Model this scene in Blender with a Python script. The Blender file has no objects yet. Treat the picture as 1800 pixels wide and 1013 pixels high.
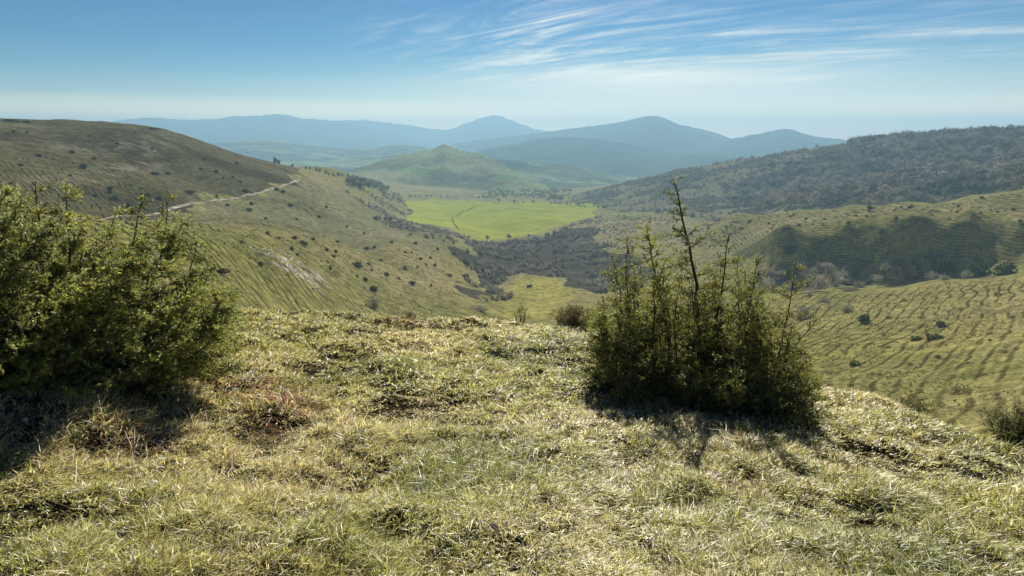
import bpy, math, numpy as np
from mathutils import Vector
rng = np.random.default_rng(7)
C = bpy.context.scene.collection
rad = math.radians
# ------------------------------------------------------------------ camera maths
F = 1173.0; PITCH = rad(12.5); EYE = 1.6
SP, CP = math.sin(PITCH), math.cos(PITCH)
def pdir(px, py):
    xr = (np.asarray(px, float) - 900) / F; yd = (506.5 - np.asarray(py, float)) / F
    return xr, CP + SP * yd, -SP + CP * yd
def at(px, py, r):
    x, y, z = pdir(px, py); h = np.sqrt(x * x + y * y)
    return np.array([x / h * r, y / h * r, EYE + z / h * r])
# ------------------------------------------------------------------ noise
def _hash(ix, iy, seed):
    n = (ix.astype(np.int64) * 374761393 + iy.astype(np.int64) * 668265263 + seed * 974711) & 0xffffffff
    n = ((n ^ (n >> 13)) * 1274126177) & 0xffffffff
    n = n ^ (n >> 16)
    return (n & 0xffffff) / float(0xffffff)
def vnoise(x, y, seed=0):
    ix = np.floor(x); iy = np.floor(y); fx = x - ix; fy = y - iy
    ix = ix.astype(np.int64); iy = iy.astype(np.int64)
    u = fx * fx * fx * (fx * (fx * 6 - 15) + 10); v = fy * fy * fy * (fy * (fy * 6 - 15) + 10)
    a = _hash(ix, iy, seed); b = _hash(ix + 1, iy, seed); c = _hash(ix, iy + 1, seed); d = _hash(ix + 1, iy + 1, seed)
    return (a + (b - a) * u) * (1 - v) + (c + (d - c) * u) * v
def fbm(x, y, seed=0, oct=4, gain=.5):
    s = 0; a = 1; t = 0
    for o in range(oct):
        s = s + a * (vnoise(x, y, seed + o * 17) * 2 - 1); t += a
        x, y = x * 1.6 + y * 1.2 + 3.1, y * 1.6 - x * 1.2 + 7.7; a *= gain
    return s / t
def sstep(a, b, x):
    t = np.clip((x - a) / (b - a), 0, 1); return t * t * (3 - 2 * t)
# ------------------------------------------------------------------ terrain control points (pixel, pixel, range in metres)
PX = [
 # the knoll under the photographer
 (0,1013,2.9),(450,1013,2.45),(900,1013,2.2),(1350,1013,2.45),(1800,1013,3.05),
 (60,800,4.0),(150,660,5.0),(300,620,6.3),(0,640,5.4),(400,545,9.5),(-150,600,6),(-150,1013,3.2),
 (500,700,4.9),(900,700,5.0),(900,570,9.5),(900,850,3.1),(650,556,9.6),(1230,700,5.4),(1060,590,8.6),(1430,690,7.3),
 (1250,650,7.0),(1600,728,7.2),(1800,815,6.4),(1600,870,4.0),(2000,900,6),
 # near left spur with terracettes
 (400,520,92),(350,430,112),(350,396,150),(500,540,118),(510,465,150),(650,548,162),(450,402,200),(620,432,268),
 (560,415,225),(650,480,215),(250,400,120),(100,420,100),(800,545,196),(760,470,285),(800,430,370),(750,402,470),(700,437,290),
 # slope below the track
 (400,385,245),(550,395,330),(600,350,420),(500,350,350),(400,372,285),(530,320,410),(600,330,520),(650,370,560),(690,365,690),(700,400,430),
 (320,372,262),
 # left hill
 (150,388,190),(0,340,190),(150,330,260),(300,330,300),(0,270,300),(150,270,335),(300,270,360),(400,300,372),(450,330,352),
 (0,209,400),(140,217,412),(270,226,425),(350,247,435),(430,277,452),(500,293,500),(560,301,560),(620,311,660),(-150,200,400),(-300,200,400),
 (0,226,500),(140,236,520),(270,250,560),(350,270,560),(430,300,580),(-200,226,520),
 # valley floor and crop field
 (715,350,905),(900,350,900),(1065,362,800),(850,420,527),(1000,395,600),(930,420,530),(780,395,600),(900,385,660),
 (700,335,960),(760,335,1030),(900,343,1000),(1000,352,930),(660,322,880),
 # thicket and clearing
 (900,450,430),(1000,450,425),(860,500,330),(940,500,318),(1060,500,330),(940,550,236),(1100,560,215),(1200,560,215),
 (1150,440,430),(1150,400,540),(1250,400,480),(1250,470,340),
 # right wooded hill
 (1100,372,720),(1200,376,640),(1020,345,960),(1100,325,960),(1200,300,970),(1300,283,975),(1400,268,975),(1500,254,970),(1600,246,950),(1700,240,930),(1800,238,900),(1950,236,880),
 (1200,350,800),(1300,340,780),(1400,340,730),(1500,320,760),(1600,310,740),(1700,300,720),(1800,290,700),(1400,366,580),(1500,352,580),(1600,342,570),(1800,325,540),
 (1200,325,1250),(1400,300,1250),(1600,290,1250),(1800,290,1250),(2000,290,1200),
 # right grassy spur with its steep shaded bank
 (1300,378,470),(1400,374,440),(1500,362,425),(1600,352,410),(1700,342,395),(1800,334,380),(1950,325,370),
 (1500,385,385),(1650,380,365),(1800,370,345),(1400,402,352),
 (1380,418,315),(1500,412,315),(1600,404,313),(1700,400,311),(1800,398,310),
 (1380,462,308),(1500,464,306),(1600,464,304.5),(1700,456,302),(1800,446,300),
 (1300,440,365),(1300,468,320),
 # shrubs at the foot of the bank, near right slope
 (1400,510,255),(1500,500,262),(1650,488,262),(1800,480,250),(1500,530,215),(1650,520,215),(1800,520,200),
 (1450,600,150),(1600,600,140),(1750,600,125),(1600,680,95),(1750,700,82),(1850,760,62),(1950,700,75),(1500,660,105),
]
AZ = [ # azimuth deg, range, height: hidden ground
 (0,.4,0),(-40,.5,0),(40,.5,0),(90,.5,0),(-90,.5,0),(180,.5,0),(-180,.5,0),(80,5,-.6),(-80,5,.3),(180,5,.1),(-180,5,.1),(130,5,-.2),(-130,5,.2),
 (-90,14,1),(90,14,-3),(180,20,1),(-180,20,1),(130,20,-1.5),(-130,20,1.5),(90,60,-14),(-90,60,3),(180,100,4),(-180,100,4),(130,100,-8),(-130,100,8),
 (-90,300,20),(90,300,-25),(180,500,20),(-180,500,20),(-65,120,-4),(65,60,-18),(60,300,-35),(-60,300,8),(70,900,10),(-70,900,-40),(120,900,-20),(-120,900,-20),
 (-25,14,-2.2),(-25,30,-9.5),(-25,58,-17),(-38,14,-1.2),(-38,35,-7),(-38,70,-11),
 (-12,14,-2.8),(-12,30,-10.5),(-12,60,-21),(-12,95,-33),(0,14,-3.2),(0,30,-11),(0,60,-24),(0,120,-43),(8,14,-3.6),(8,60,-24),(8,120,-43),
 (15,12.5,-3.6),(15,30,-12),(15,60,-22),(22,11,-3.2),(22,22,-10),(22,45,-21),(30,10.5,-3.0),(30,20,-9.5),(30,38,-18.5),(38,9.5,-2.9),(38,16,-7.5),(38,30,-14),
 (-30,900,-62),(-20,900,-70),(-40,900,-60),
]
for a in (34,27,20,14): AZ.append((a,490,-66 if a<25 else -60))
for r in (1500,2500,4500,9500):
    for a in (-180,-120,-70,-45,-30,-18,-8,0,8,18,30,45,70,120,180): AZ.append((a,r,-98 if r<2000 else -112))
P = []
for px, py, r in PX:
    x, y, z = at(px, py, r); P.append((math.atan2(x, y), math.log(r), (z - EYE) / r))
for a, r, z in AZ: P.append((rad(a), math.log(r), (z - EYE) / r))
P = np.array(P); KA = 2.2
# flatten t with respect to a reference so that near and far scale alike
def ref(lr): return -EYE / (np.exp(lr)) - .12 * sstep(math.log(4), math.log(30), lr) * (1 - sstep(math.log(150), math.log(1200), lr))
pts = np.stack([P[:, 0] * KA, P[:, 1]], 1); val = P[:, 2] - ref(P[:, 1])
def U(d2): return .5 * d2 * np.log(d2 + 1e-12)
n = len(pts)
D = ((pts[:, None] - pts[None]) ** 2).sum(-1)
A = np.zeros((n + 3, n + 3)); A[:n, :n] = U(D) + np.eye(n) * 2e-5
A[:n, n] = 1; A[:n, n + 1:] = pts; A[n, :n] = 1; A[n + 1:, :n] = pts.T
W = np.linalg.solve(A, np.concatenate([val, np.zeros(3)]))
ga = np.radians(np.arange(-180, 180.1, .75)); gl = np.arange(math.log(.35), math.log(10500), .0125)
G = np.zeros((len(gl), len(ga)))
for i, l in enumerate(gl):
    d2 = (ga[:, None] * KA - pts[None, :, 0]) ** 2 + (l - pts[None, :, 1]) ** 2
    G[i] = U(d2) @ W[:n] + W[n] + W[n + 1] * ga * KA + W[n + 2] * l + ref(l)
def crmat(q, g):
    M = np.zeros((len(q), len(g))); s = g[1] - g[0]
    f = (q - g[0]) / s; i = np.clip(np.floor(f).astype(int), 1, len(g) - 3); u = f - i; rows = np.arange(len(q))
    for k, w in ((-1, -.5*u+u*u-.5*u**3), (0, 1-2.5*u*u+1.5*u**3), (1, .5*u+2*u*u-1.5*u**3), (2, -.5*u*u+.5*u**3)):
        np.add.at(M, (rows, i + k), w)
    return M
az = np.radians(np.concatenate([np.arange(-179.999, -52, 3), np.arange(-50, 50.01, .07), np.arange(53, 180, 3), [179.999]]))
def seg(a, b, s): return np.arange(math.log(a), math.log(b), s)
lr = np.concatenate([seg(.4, 15, .011), seg(15, 60, .03), seg(60, 1300, .005), seg(1300, 8800, .03)])
T = crmat(lr, gl) @ G @ crmat(az, ga).T
R = np.exp(lr)[:, None] * np.ones_like(T); AA = az[None, :] * np.ones_like(T)
X = R * np.sin(AA); Y = R * np.cos(AA); Z = EYE + R * T
nearm = 1 - sstep(11, 20, R)
hum = fbm(X * 1.9, Y * 1.9, 3, 3) * .085 + fbm(X * 5.5, Y * 5.5, 9, 2) * .028
mid = sstep(45, 120, R) * (1 - sstep(1300, 2500, R))
Z += nearm * hum * sstep(.4, 1.6, R)
Z += mid * (fbm(X / 42, Y / 42, 21, 4) * np.clip(R * .006, .3, 2.6) + fbm(X / 11, Y / 11, 33, 3) * .45)
# terracettes: narrow cattle treads following the slopes, as real relief
_pa = at(1430, 640, 118)[:2]; _pb = at(1640, 510, 235)[:2]; _d = (_pb - _pa) / np.linalg.norm(_pb - _pa)
sag = fbm(X / 38, Y / 38, 201, 3)
ph_r = ((X - _pa[0]) * _d[1] - (Y - _pa[1]) * _d[0]) / 2.7 + sag * 1.5 + fbm(X / 9, Y / 9, 203, 2) * .3
_qa = at(430, 402, 190)[:2]; _qb = at(600, 542, 148)[:2]; _q = (_qb - _qa) / np.linalg.norm(_qb - _qa)
ph_l = ((X - _qa[0]) * _q[1] - (Y - _qa[1]) * _q[0]) / 1.9 + fbm(X / 30, Y / 30, 205, 3) * 2.0 + fbm(X / 8, Y / 8, 207, 3) * .45
ph_z = Z * 1.1 + fbm(X / 30, Y / 30, 215, 3) * 1.4 + fbm(X / 7, Y / 7, 217, 2) * .5
isr = sstep(.02, .10, AA) * (1 - sstep(240, 262, R)); PH = ph_l * (1 - isr) + ph_r * isr
PH = np.where(isr > .5, ph_r, np.where((AA > .02) | (R > 330), ph_z, ph_l))
HOLES = [tuple(at(px, py, r)[:2]) + (s,) for px, py, r, s in [(285,738,4.3,.13),(190,800,3.9,.12),(240,845,3.6,.14),(400,868,3.4,.13),(575,880,3.2,.14),(330,815,3.7,.12),(20,840,4.0,.12),(590,705,4.9,.12),(780,762,4.2,.12),(940,715,4.8,.1),(1385,835,3.6,.16),(1475,880,3.4,.2),(1530,930,3.2,.14),(1240,775,4.3,.16),(700,690,5.0,.12),(1180,905,2.9,.12),(690,950,2.6,.09),(860,780,3.9,.09),(60,950,3.3,.16),(1620,790,5.2,.15),(1140,740,4.6,.1)]]
hole = np.zeros_like(X)
for hx, hy, hs in HOLES: hole = np.maximum(hole, np.exp(-(((X - hx) / (hs * 1.6)) ** 2 + ((Y - hy) / hs) ** 2)))
Z -= hole * .045
tz = np.clip(((AA < .0) & (R < 330)) * sstep(65, 90, R) * (1 - sstep(215, 320, R)) + ((AA > .30) & (R < 255)) * sstep(28, 45, R) * (1 - sstep(215, 250, R)), 0, 1)
tz = tz * np.clip(.40 + 1.5 * fbm(X / 18, Y / 18, 209, 3), .0, 1.1) * np.where(AA < 0, .7, .85)
fr = PH - np.floor(PH); saw = np.where(fr < .72, fr / .72, (1 - fr) / .28)
Z += tz * (saw - .5) * .46
bz = ((AA > .3) & (R > 285) & (R < 345)) * 1.0
Z += bz * sstep(.3, .42, AA) * (fbm(X / 16, Y / 16, 211, 3) * 1.2 + fbm(X / 5, Y / 5, 213, 2) * .7)
_ba = np.array([math.atan2(*at(px, 430, 310)[:2]) for px in (1290, 1380, 1500, 1600, 1700, 1800)])
_bt = np.interp(AA, _ba, [330, 316, 316, 314, 312, 311]); _bb = np.interp(AA, _ba, [316, 307, 305, 303.5, 301, 299])
_bw = sstep(_ba[0], _ba[1], AA) * (1 - sstep(_ba[4], _ba[5] + .02, AA)); _n1 = fbm(X / 22, Y / 22, 221, 3)
Z += _bw * (1.6 * (1 + .5 * _n1) * np.exp(-((R - _bt - 2 - 3 * _n1) / 7) ** 2) - 1.5 * np.exp(-((R - _bb) / 5.5) ** 2))
# interpolated height for placing things
def zf(x, y):
    x = np.asarray(x, float); y = np.asarray(y, float)
    l = np.log(np.maximum(np.hypot(x, y), .41)); a = np.arctan2(x, y)
    i = np.clip(np.searchsorted(lr, l) - 1, 0, len(lr) - 2); j = np.clip(np.searchsorted(az, a) - 1, 0, len(az) - 2)
    u = np.clip((l - lr[i]) / (lr[i + 1] - lr[i]), 0, 1); v = np.clip((a - az[j]) / (az[j + 1] - az[j]), 0, 1)
    return (Z[i, j] * (1 - v) + Z[i, j + 1] * v) * (1 - u) + (Z[i + 1, j] * (1 - v) + Z[i + 1, j + 1] * v) * u
def hit(px, py, rmin=2.0):
    x, y, z = pdir(px, py); h = math.hypot(x, y); rr = np.exp(np.arange(math.log(rmin), math.log(5000), .003))
    zz = EYE + z / h * rr; g = zf(x / h * rr, y / h * rr); k = np.nonzero(zz <= g)[0]
    k = k[0] if len(k) else len(rr) - 1
    r = rr[k]; return np.array([x / h * r, y / h * r, g[k]])
def poly(pp, rmin=30): return np.array([hit(a, b, rmin)[:2] for a, b in pp])
def inside(x, y, pg):
    r = np.zeros(np.shape(x), bool); m = len(pg)
    for i in range(m):
        x1, y1 = pg[i]; x2, y2 = pg[(i + 1) % m]
        c = ((y1 > y) != (y2 > y)); r ^= c & (x < (x2 - x1) * (y - y1) / ((y2 - y1) + 1e-9) + x1)
    return r
# ------------------------------------------------------------------ mesh + tagging helpers
def mesh(name, v, q=None, t=None, col=None, mat=None, smooth=False, parent=None, link=True, attr=None):
    me = bpy.data.meshes.new(name); v = np.asarray(v, np.float32); q = np.zeros((0, 4), int) if q is None else np.asarray(q); t = np.zeros((0, 3), int) if t is None else np.asarray(t)
    me.vertices.add(len(v)); me.vertices.foreach_set('co', v.ravel())
    loops = np.concatenate([q.ravel(), t.ravel()]).astype(np.int32); me.loops.add(len(loops)); me.loops.foreach_set('vertex_index', loops)
    npoly = len(q) + len(t); me.polygons.add(npoly)
    st = np.concatenate([np.arange(len(q)) * 4, len(q) * 4 + np.arange(len(t)) * 3]).astype(np.int32)
    me.polygons.foreach_set('loop_start', st)
    try: me.polygons.foreach_set('loop_total', np.concatenate([np.full(len(q), 4), np.full(len(t), 3)]).astype(np.int32))
    except Exception: pass
    me.polygons.foreach_set('use_smooth', np.full(npoly, smooth))
    me.update(calc_edges=True)
    if col is not None:
        ca = me.color_attributes.new('Col', 'FLOAT_COLOR', 'POINT'); cc = np.ones((len(v), 4), np.float32); cc[:, :3] = col; ca.data.foreach_set('color', cc.ravel())
    for k, a in (attr or {}).items():
        fa = me.attributes.new(k, 'FLOAT', 'POINT'); fa.data.foreach_set('value', np.asarray(a, np.float32).ravel())
    if mat: me.materials.append(mat)
    o = bpy.data.objects.new(name, me)
    if link: C.objects.link(o)
    if parent: o.parent = parent
    return o
def tag(o, label=None, cat=None, group=None, kind=None):
    if label: o['label'] = label
    if cat: o['category'] = cat
    if group: o['group'] = group
    if kind: o['kind'] = kind
    return o
def empty(name, loc):
    o = bpy.data.objects.new(name, None); o.location = [float(c) for c in loc]; o.empty_display_size = .1; C.objects.link(o); return o
# ------------------------------------------------------------------ materials
def newmat(name):
    m = bpy.data.materials.new(name); m.use_nodes = True; nt = m.node_tree; nt.nodes.clear()
    return m, nt, lambda t, **k: mk(nt, t, **k)
def mk(nt, t, **k):
    nd = nt.nodes.new(t)
    for a, b in k.items():
        if a.startswith('i_'):
            key = a[2:]; key = int(key) if key.isdigit() else key.replace('_', ' '); nd.inputs[key].default_value = b
        else: setattr(nd, a, b)
    return nd
def leafmat(name, transl=.4, gloss=.0, tint=(1, 1, 1), rand=.25, rough=.5):
    m, nt, N = newmat(name); L = nt.links.new
    a = N('ShaderNodeAttribute', attribute_name='Col'); oi = N('ShaderNodeObjectInfo')
    mr = N('ShaderNodeMapRange', i_3=1 - rand, i_4=1 + rand); L(oi.outputs['Random'], mr.inputs[0])
    mx = N('ShaderNodeMix', data_type='RGBA', blend_type='MULTIPLY'); mx.inputs[0].default_value = 1
    L(a.outputs['Color'], mx.inputs[6]); cb = N('ShaderNodeCombineColor')
    for i in range(3):
        mu = N('ShaderNodeMath', operation='MULTIPLY'); L(mr.outputs[0], mu.inputs[0]); mu.inputs[1].default_value = tint[i]; L(mu.outputs[0], cb.inputs[i])
    L(cb.outputs[0], mx.inputs[7])
    d = N('ShaderNodeBsdfDiffuse'); tr = N('ShaderNodeBsdfTranslucent'); ms = N('ShaderNodeMixShader', i_0=transl)
    L(mx.outputs[2], d.inputs[0]); L(mx.outputs[2], tr.inputs[0]); L(d.outputs[0], ms.inputs[1]); L(tr.outputs[0], ms.inputs[2])
    out = N('ShaderNodeOutputMaterial'); last = ms
    if gloss > 0:
        g = N('ShaderNodeBsdfGlossy', i_Roughness=rough); g.inputs[0].default_value = (1, 1, 1, 1); m2 = N('ShaderNodeMixShader', i_0=gloss)
        L(ms.outputs[0], m2.inputs[1]); L(g.outputs[0], m2.inputs[2]); last = m2
    L(last.outputs[0], out.inputs[0]); return m
def groundmat(name, bumpy=1.0, am=1.0):
    m, nt, N = newmat(name); L = nt.links.new
    geo = N('ShaderNodeNewGeometry'); a = N('ShaderNodeAttribute', attribute_name='Col'); ta = N('ShaderNodeAttribute', attribute_name='terr')
    def noise(sc, det=4, rough=.6, src=None):
        nn = N('ShaderNodeTexNoise', i_Scale=sc, i_Detail=det, i_Roughness=rough); L(src or geo.outputs['Position'], nn.inputs['Vector']); return nn
    n1 = noise(.35, 6, .7); n2 = noise(3.2, 5, .7); n3 = noise(.045, 4)
    def mr(s, a0, a1, b0, b1):
        q = N('ShaderNodeMapRange', i_1=a0, i_2=a1, i_3=b0, i_4=b1); L(s, q.inputs[0]); return q.outputs[0]
    def math_(op, x, y):
        q = N('ShaderNodeMath', operation=op)
        for i, s in enumerate((x, y)):
            if isinstance(s, (int, float)): q.inputs[i].default_value = s
            else: L(s, q.inputs[i])
        return q.outputs[0]
    v = math_('MULTIPLY', mr(n1.outputs[0], .3, .7, 1 - .6 * am, 1 + .65 * am), mr(n2.outputs[0], .3, .7, 1 - .5 * am, 1 + .55 * am))
    v = math_('MULTIPLY', v, mr(n3.outputs[0], .3, .7, .85, 1.15))
    # terracettes: narrow treads along the contour
    sep = N('ShaderNodeSeparateXYZ'); L(geo.outputs['Position'], sep.inputs[0])
    nw = noise(.03, 3); nw2 = noise(.25, 3)
    pa_ = N('ShaderNodeAttribute', attribute_name='phase'); ph = math_('ADD', pa_.outputs['Fac'], math_('MULTIPLY', nw2.outputs[0], .35))
    w = math_('ABSOLUTE', math_('SUBTRACT', math_('FRACT', ph, 0), .5), 0)
    line = mr(w, 0.03, .17, 1, 0)
    brk = mr(noise(.10, 5).outputs[0], .34, .52, .1, 1); line = math_('MULTIPLY', line, brk)
    line = math_('MULTIPLY', line, ta.outputs['Fac'])
    v = math_('MULTIPLY', v, math_('SUBTRACT', 1, math_('MULTIPLY', line, .68)))  # dark lines in the colour: bare earth risers plus their painted-in shade
    hs = N('ShaderNodeMix', data_type='RGBA', blend_type='MULTIPLY'); hs.inputs[0].default_value = 1
    L(a.outputs['Color'], hs.inputs[6]); cb = N('ShaderNodeCombineColor')
    hue = noise(.8, 4)
    L(math_('MULTIPLY', v, mr(hue.outputs[0], .3, .7, .86, 1.14)), cb.inputs[0]); L(v, cb.inputs[1]); L(v, cb.inputs[2]); L(cb.outputs[0], hs.inputs[7])
    h = math_('ADD', math_('MULTIPLY', n1.outputs[0], 1.1), math_('MULTIPLY', n2.outputs[0], .22))
    h = math_('SUBTRACT', h, math_('MULTIPLY', line, .5))
    b = N('ShaderNodeBump', i_Strength=1.0 * bumpy, i_Distance=1.3); L(h, b.inputs['Height'])
    d = N('ShaderNodeBsdfDiffuse', i_Roughness=.8); L(hs.outputs[2], d.inputs[0]); L(b.outputs[0], d.inputs['Normal'])
    out = N('ShaderNodeOutputMaterial'); L(d.outputs[0], out.inputs[0]); return m
M_ground = groundmat('grassland'); M_far = groundmat('far_slopes', .3)
M_leaf = leafmat('juniper_needles', .5, .03, rand=.08)
M_shrub = leafmat('shrub_leaves', .25, rand=.3)
M_twig = leafmat('bare_twigs', .15, rand=.3)
M_bark = leafmat('bark', 0, rand=.05)
M_grass = leafmat('grass_blades', .45, .035, rand=0, rough=.45)
M_track = groundmat('pale_track', .5)
# ------------------------------------------------------------------ ground colours
OL = np.array
def wob(X, Y, s, a, seed): return X + fbm(X / s, Y / s, seed, 3) * a, Y + fbm(X / s + 40, Y / s, seed + 5, 3) * a
pg_field = poly([(706,351),(760,347),(830,352),(875,357),(960,355),(1062,362),(1040,372),(1046,380),(1000,394),(940,412),(905,421),(850,423),(818,417),(792,402),(745,394),(712,387),(722,370)])
pg_thick = poly([(800,455),(860,425),(905,424),(960,415),(1030,396),(1060,405),(1050,430),(1110,445),(1150,465),(1130,500),(1070,518),(1000,505),(990,490),(935,482),(890,500),(880,520),(840,528),(815,520),(850,505),(800,495),(830,478)])
pg_clear = poly([(905,500),(930,484),(985,490),(1003,512),(1000,556),(900,560),(860,530)])
pg_wood = np.concatenate([[at(px, py, r)[:2] for px, py, r in ((1000,350,1000),(1100,330,1010),(1200,304,1020),(1400,270,1020),(1500,256,1010),(1700,245,980),(1830,243,940))], poly([(1800,328),(1600,344),(1500,354),(1380,372),(1180,378),(1080,370),(1010,358)])])
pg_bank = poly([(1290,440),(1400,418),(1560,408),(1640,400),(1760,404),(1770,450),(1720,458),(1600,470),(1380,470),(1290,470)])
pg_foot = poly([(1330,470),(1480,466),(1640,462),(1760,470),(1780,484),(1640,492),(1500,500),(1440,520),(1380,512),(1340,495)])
pg_rock = poly([(468,443),(500,442),(545,470),(570,492),(560,500),(600,545),(570,520),(540,498),(505,480),(480,462)])
base = np.zeros(X.shape + (3,)); sh = X.shape
big = fbm(X / 130, Y / 130, 51, 4)[..., None]; med = fbm(X / 28, Y / 28, 61, 4)[..., None]
olive = OL([.30, .295, .10]); tan = OL([.41, .355, .17]); gry = OL([.115, .10, .058])
k = np.clip(.5 + big * 1.1 + med * .6, 0, 1)
base[:] = olive * (1 - k) + tan * k
# upper left hill duller
pg_lh = np.concatenate([[at(-700, 300, 380)[:2]], poly([(0,345),(150,388),(300,372),(380,355),(460,341),(524,319)]), [at(px, py, r)[:2] for px, py, r in ((520,290,560),(430,280,560),(270,226,620),(-700,200,620))]])
pg_ms = poly([(310,378),(400,358),(470,342),(530,318),(600,330),(700,355),(716,388),(790,402),(810,420),(700,436),(620,432),(540,412),(450,400),(350,394)])
lh = inside(*wob(X, Y, 22, 10, 88), pg_lh)[..., None] * 1.0
ms_ = (inside(*wob(X, Y, 22, 16, 89), pg_ms) * .8)[..., None]; base = base * (1 - ms_) + OL([.27, .26, .135]) * (1 + med * .35) * ms_
base = base * (1 - lh * .75) + (gry * (1 + med * .5)) * lh * .75
dark = (sstep(.15, .5, fbm(X / 60, Y / 60, 71, 4)) * lh[..., 0])[..., None]
base = base * (1 - dark * .35)
# valley sides towards the thicket greener
gv = ((AA > -.1) & (R < 330) & (R > 120))[..., None] * 1.0
base = base * (1 - .35 * gv) + OL([.36, .34, .085]) * .35 * gv
wx, wy = wob(X, Y, 22, 14, 81)
def paint(mask, colr, f=1.0):
    global base
    mk_ = (mask * f)[..., None]; base = base * (1 - mk_) + colr * mk_
m_wood = inside(wx, wy, pg_wood); paint(m_wood, OL([.07, .065, .04]), .8)
wp = m_wood & (fbm(X / 30, Y / 30, 95, 4) > .02) & (AA < .42); paint(wp, OL([.30, .27, .14]), .85)
bk = inside(*wob(X, Y, 6, 7, 86), pg_bank); paint(bk, OL([.08, .09, .055]), .6)  # bank's shadow deepened by painting the ground colour darker here
paint(inside(wx, wy, pg_thick), OL([.085, .075, .062]), .9)
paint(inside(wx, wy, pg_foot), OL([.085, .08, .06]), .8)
paint(inside(*wob(X, Y, 14, 5, 82), pg_clear), OL([.46, .42, .11]), .85)
m_rock = inside(*wob(X, Y, 9, 7, 83), pg_rock) & (fbm(X / 1.8, Y / 1.8, 91, 3) > -.02)
paint(m_rock, OL([.55, .50, .42]), .9)
# scree streak on the upper left hill
for a_, b_ in (((70,322),(215,296)), ((215,296),(300,288)), ((0,252),(240,252)), ((270,275),(400,262))):
    p0 = hit(*a_, 30)[:2]; p1 = hit(*b_, 30)[:2]; dd = p1 - p0; t_ = np.clip(((X - p0[0]) * dd[0] + (Y - p0[1]) * dd[1]) / (dd @ dd), 0, 1)
    ds = np.hypot(X - p0[0] - t_ * dd[0], Y - p0[1] - t_ * dd[1]); paint(np.exp(-(ds / 5) ** 2) * sstep(-.15, .25, fbm(X / 5, Y / 5, 97, 3)), OL([.34, .31, .2]), .6)
far = sstep(1100, 1500, R)[..., None]; base = base * (1 - far) + OL([.10, .125, .05]) * far * (1 + med * .6)
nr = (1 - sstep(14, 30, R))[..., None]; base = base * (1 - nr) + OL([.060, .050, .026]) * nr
m_field = inside(*wob(X, Y, 30, 3, 84), pg_field)
fk = (fbm(X / 60, Y / 20, 44, 3) * .5 + .5)[..., None]
fcol = OL([.41, .47, .05]) * (1 - fk) + OL([.47, .49, .07]) * fk
base = np.where(m_field[..., None], fcol, base)
terr = np.zeros(sh)
terr += ((AA < .02) & (R > 70) & (R < 330)) * 1.0 * sstep(70, 90, R) * (1 - sstep(230, 330, R))
terr += .9 * ((AA > .38) & (R > 30)) * (1 - sstep(220, 250, R)); terr += .8 * inside(X, Y, poly([(1280,380),(1800,338),(1800,460),(1380,470),(1290,465)]))
terr += .12 * lh[..., 0]
terr = np.clip(terr, 0, 1) * (1 - m_field); terr[nr[..., 0] > 0] = 0
ni, nj = sh
idx = np.arange(ni * nj).reshape(ni, nj)
Q = np.stack([idx[:-1, :-1], idx[:-1, 1:], idx[1:, 1:], idx[1:, :-1]], -1)   # ccw seen from above?
fm = (m_field[:-1, :-1] & m_field[1:, 1:] & m_field[:-1, 1:] & m_field[1:, :-1])
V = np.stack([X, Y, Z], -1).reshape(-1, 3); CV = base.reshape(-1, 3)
def sub(name, fmask, mat):
    q = Q[fmask][:, ::-1]; u, inv = np.unique(q, return_inverse=True)
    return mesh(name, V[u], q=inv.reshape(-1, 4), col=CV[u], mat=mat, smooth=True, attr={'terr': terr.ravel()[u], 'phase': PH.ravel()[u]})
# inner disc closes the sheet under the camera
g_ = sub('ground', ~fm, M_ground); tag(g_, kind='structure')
f_ = sub('field', fm, groundmat('young_crop', .12, .35)); tag(f_, kind='structure')

# ------------------------------------------------------------------ tracks on the slopes
def ribbon(name, pp, w, colr, rmin=30, n=160, jit=.5, lift=.12):
    P3 = np.array([hit(a, b, rmin) for a, b in pp]); s = np.linspace(0, len(P3) - 1, n)
    c = np.stack([np.interp(s, range(len(P3)), P3[:, i]) for i in (0, 1)], 1)
    c += np.stack([fbm(s * 1.3, s * 0, 5, 3), fbm(s * 1.3, s * 0 + 9, 6, 3)], 1) * jit
    t = np.gradient(c, axis=0); t /= np.linalg.norm(t, axis=1)[:, None]; nn = np.stack([-t[:, 1], t[:, 0]], 1)
    rows = []
    for k in range(4):
        ww = (k / 3 - .5) * w * (1 + .5 * fbm(s * 3, s * 0 + k * 3, 8, 2)); p = c + nn * ww[:, None]; rows.append(np.column_stack([p, zf(p[:, 0], p[:, 1]) + lift]))
    v = np.stack(rows, 1).reshape(-1, 3); i = np.arange(n - 1)[:, None] * 4 + np.arange(3)[None]
    q = np.stack([i, i + 1, i + 5, i + 4], -1).reshape(-1, 4)
    cc = OL(colr) * np.clip(1 + 1.1 * fbm(v[:, 0] / 5, v[:, 1] / 5, 7, 3), .35, 1.5)[:, None]
    return tag(mesh(name, v, q=q, col=cc, mat=M_track, smooth=True, attr={'terr': np.zeros(len(v)), 'phase': np.zeros(len(v))}), kind='structure')
ribbon('dirt_path', [(130,388),(190,386),(270,378),(300,370),(340,360),(380,353),(420,346),(455,340),(490,332),(510,325),(524,317),(528,312),(522,308)], 1.25, (.46, .40, .31), jit=1.6, lift=.16)
ribbon('dirt_path', [(828,329),(833,336),(838,345),(839,350)], 2.6, (.34, .33, .22), lift=.3)
ribbon('field_path', [(835,362),(812,374),(794,384),(800,396),(806,404)], 1.5, (.20, .23, .06), lift=.5)
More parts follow.
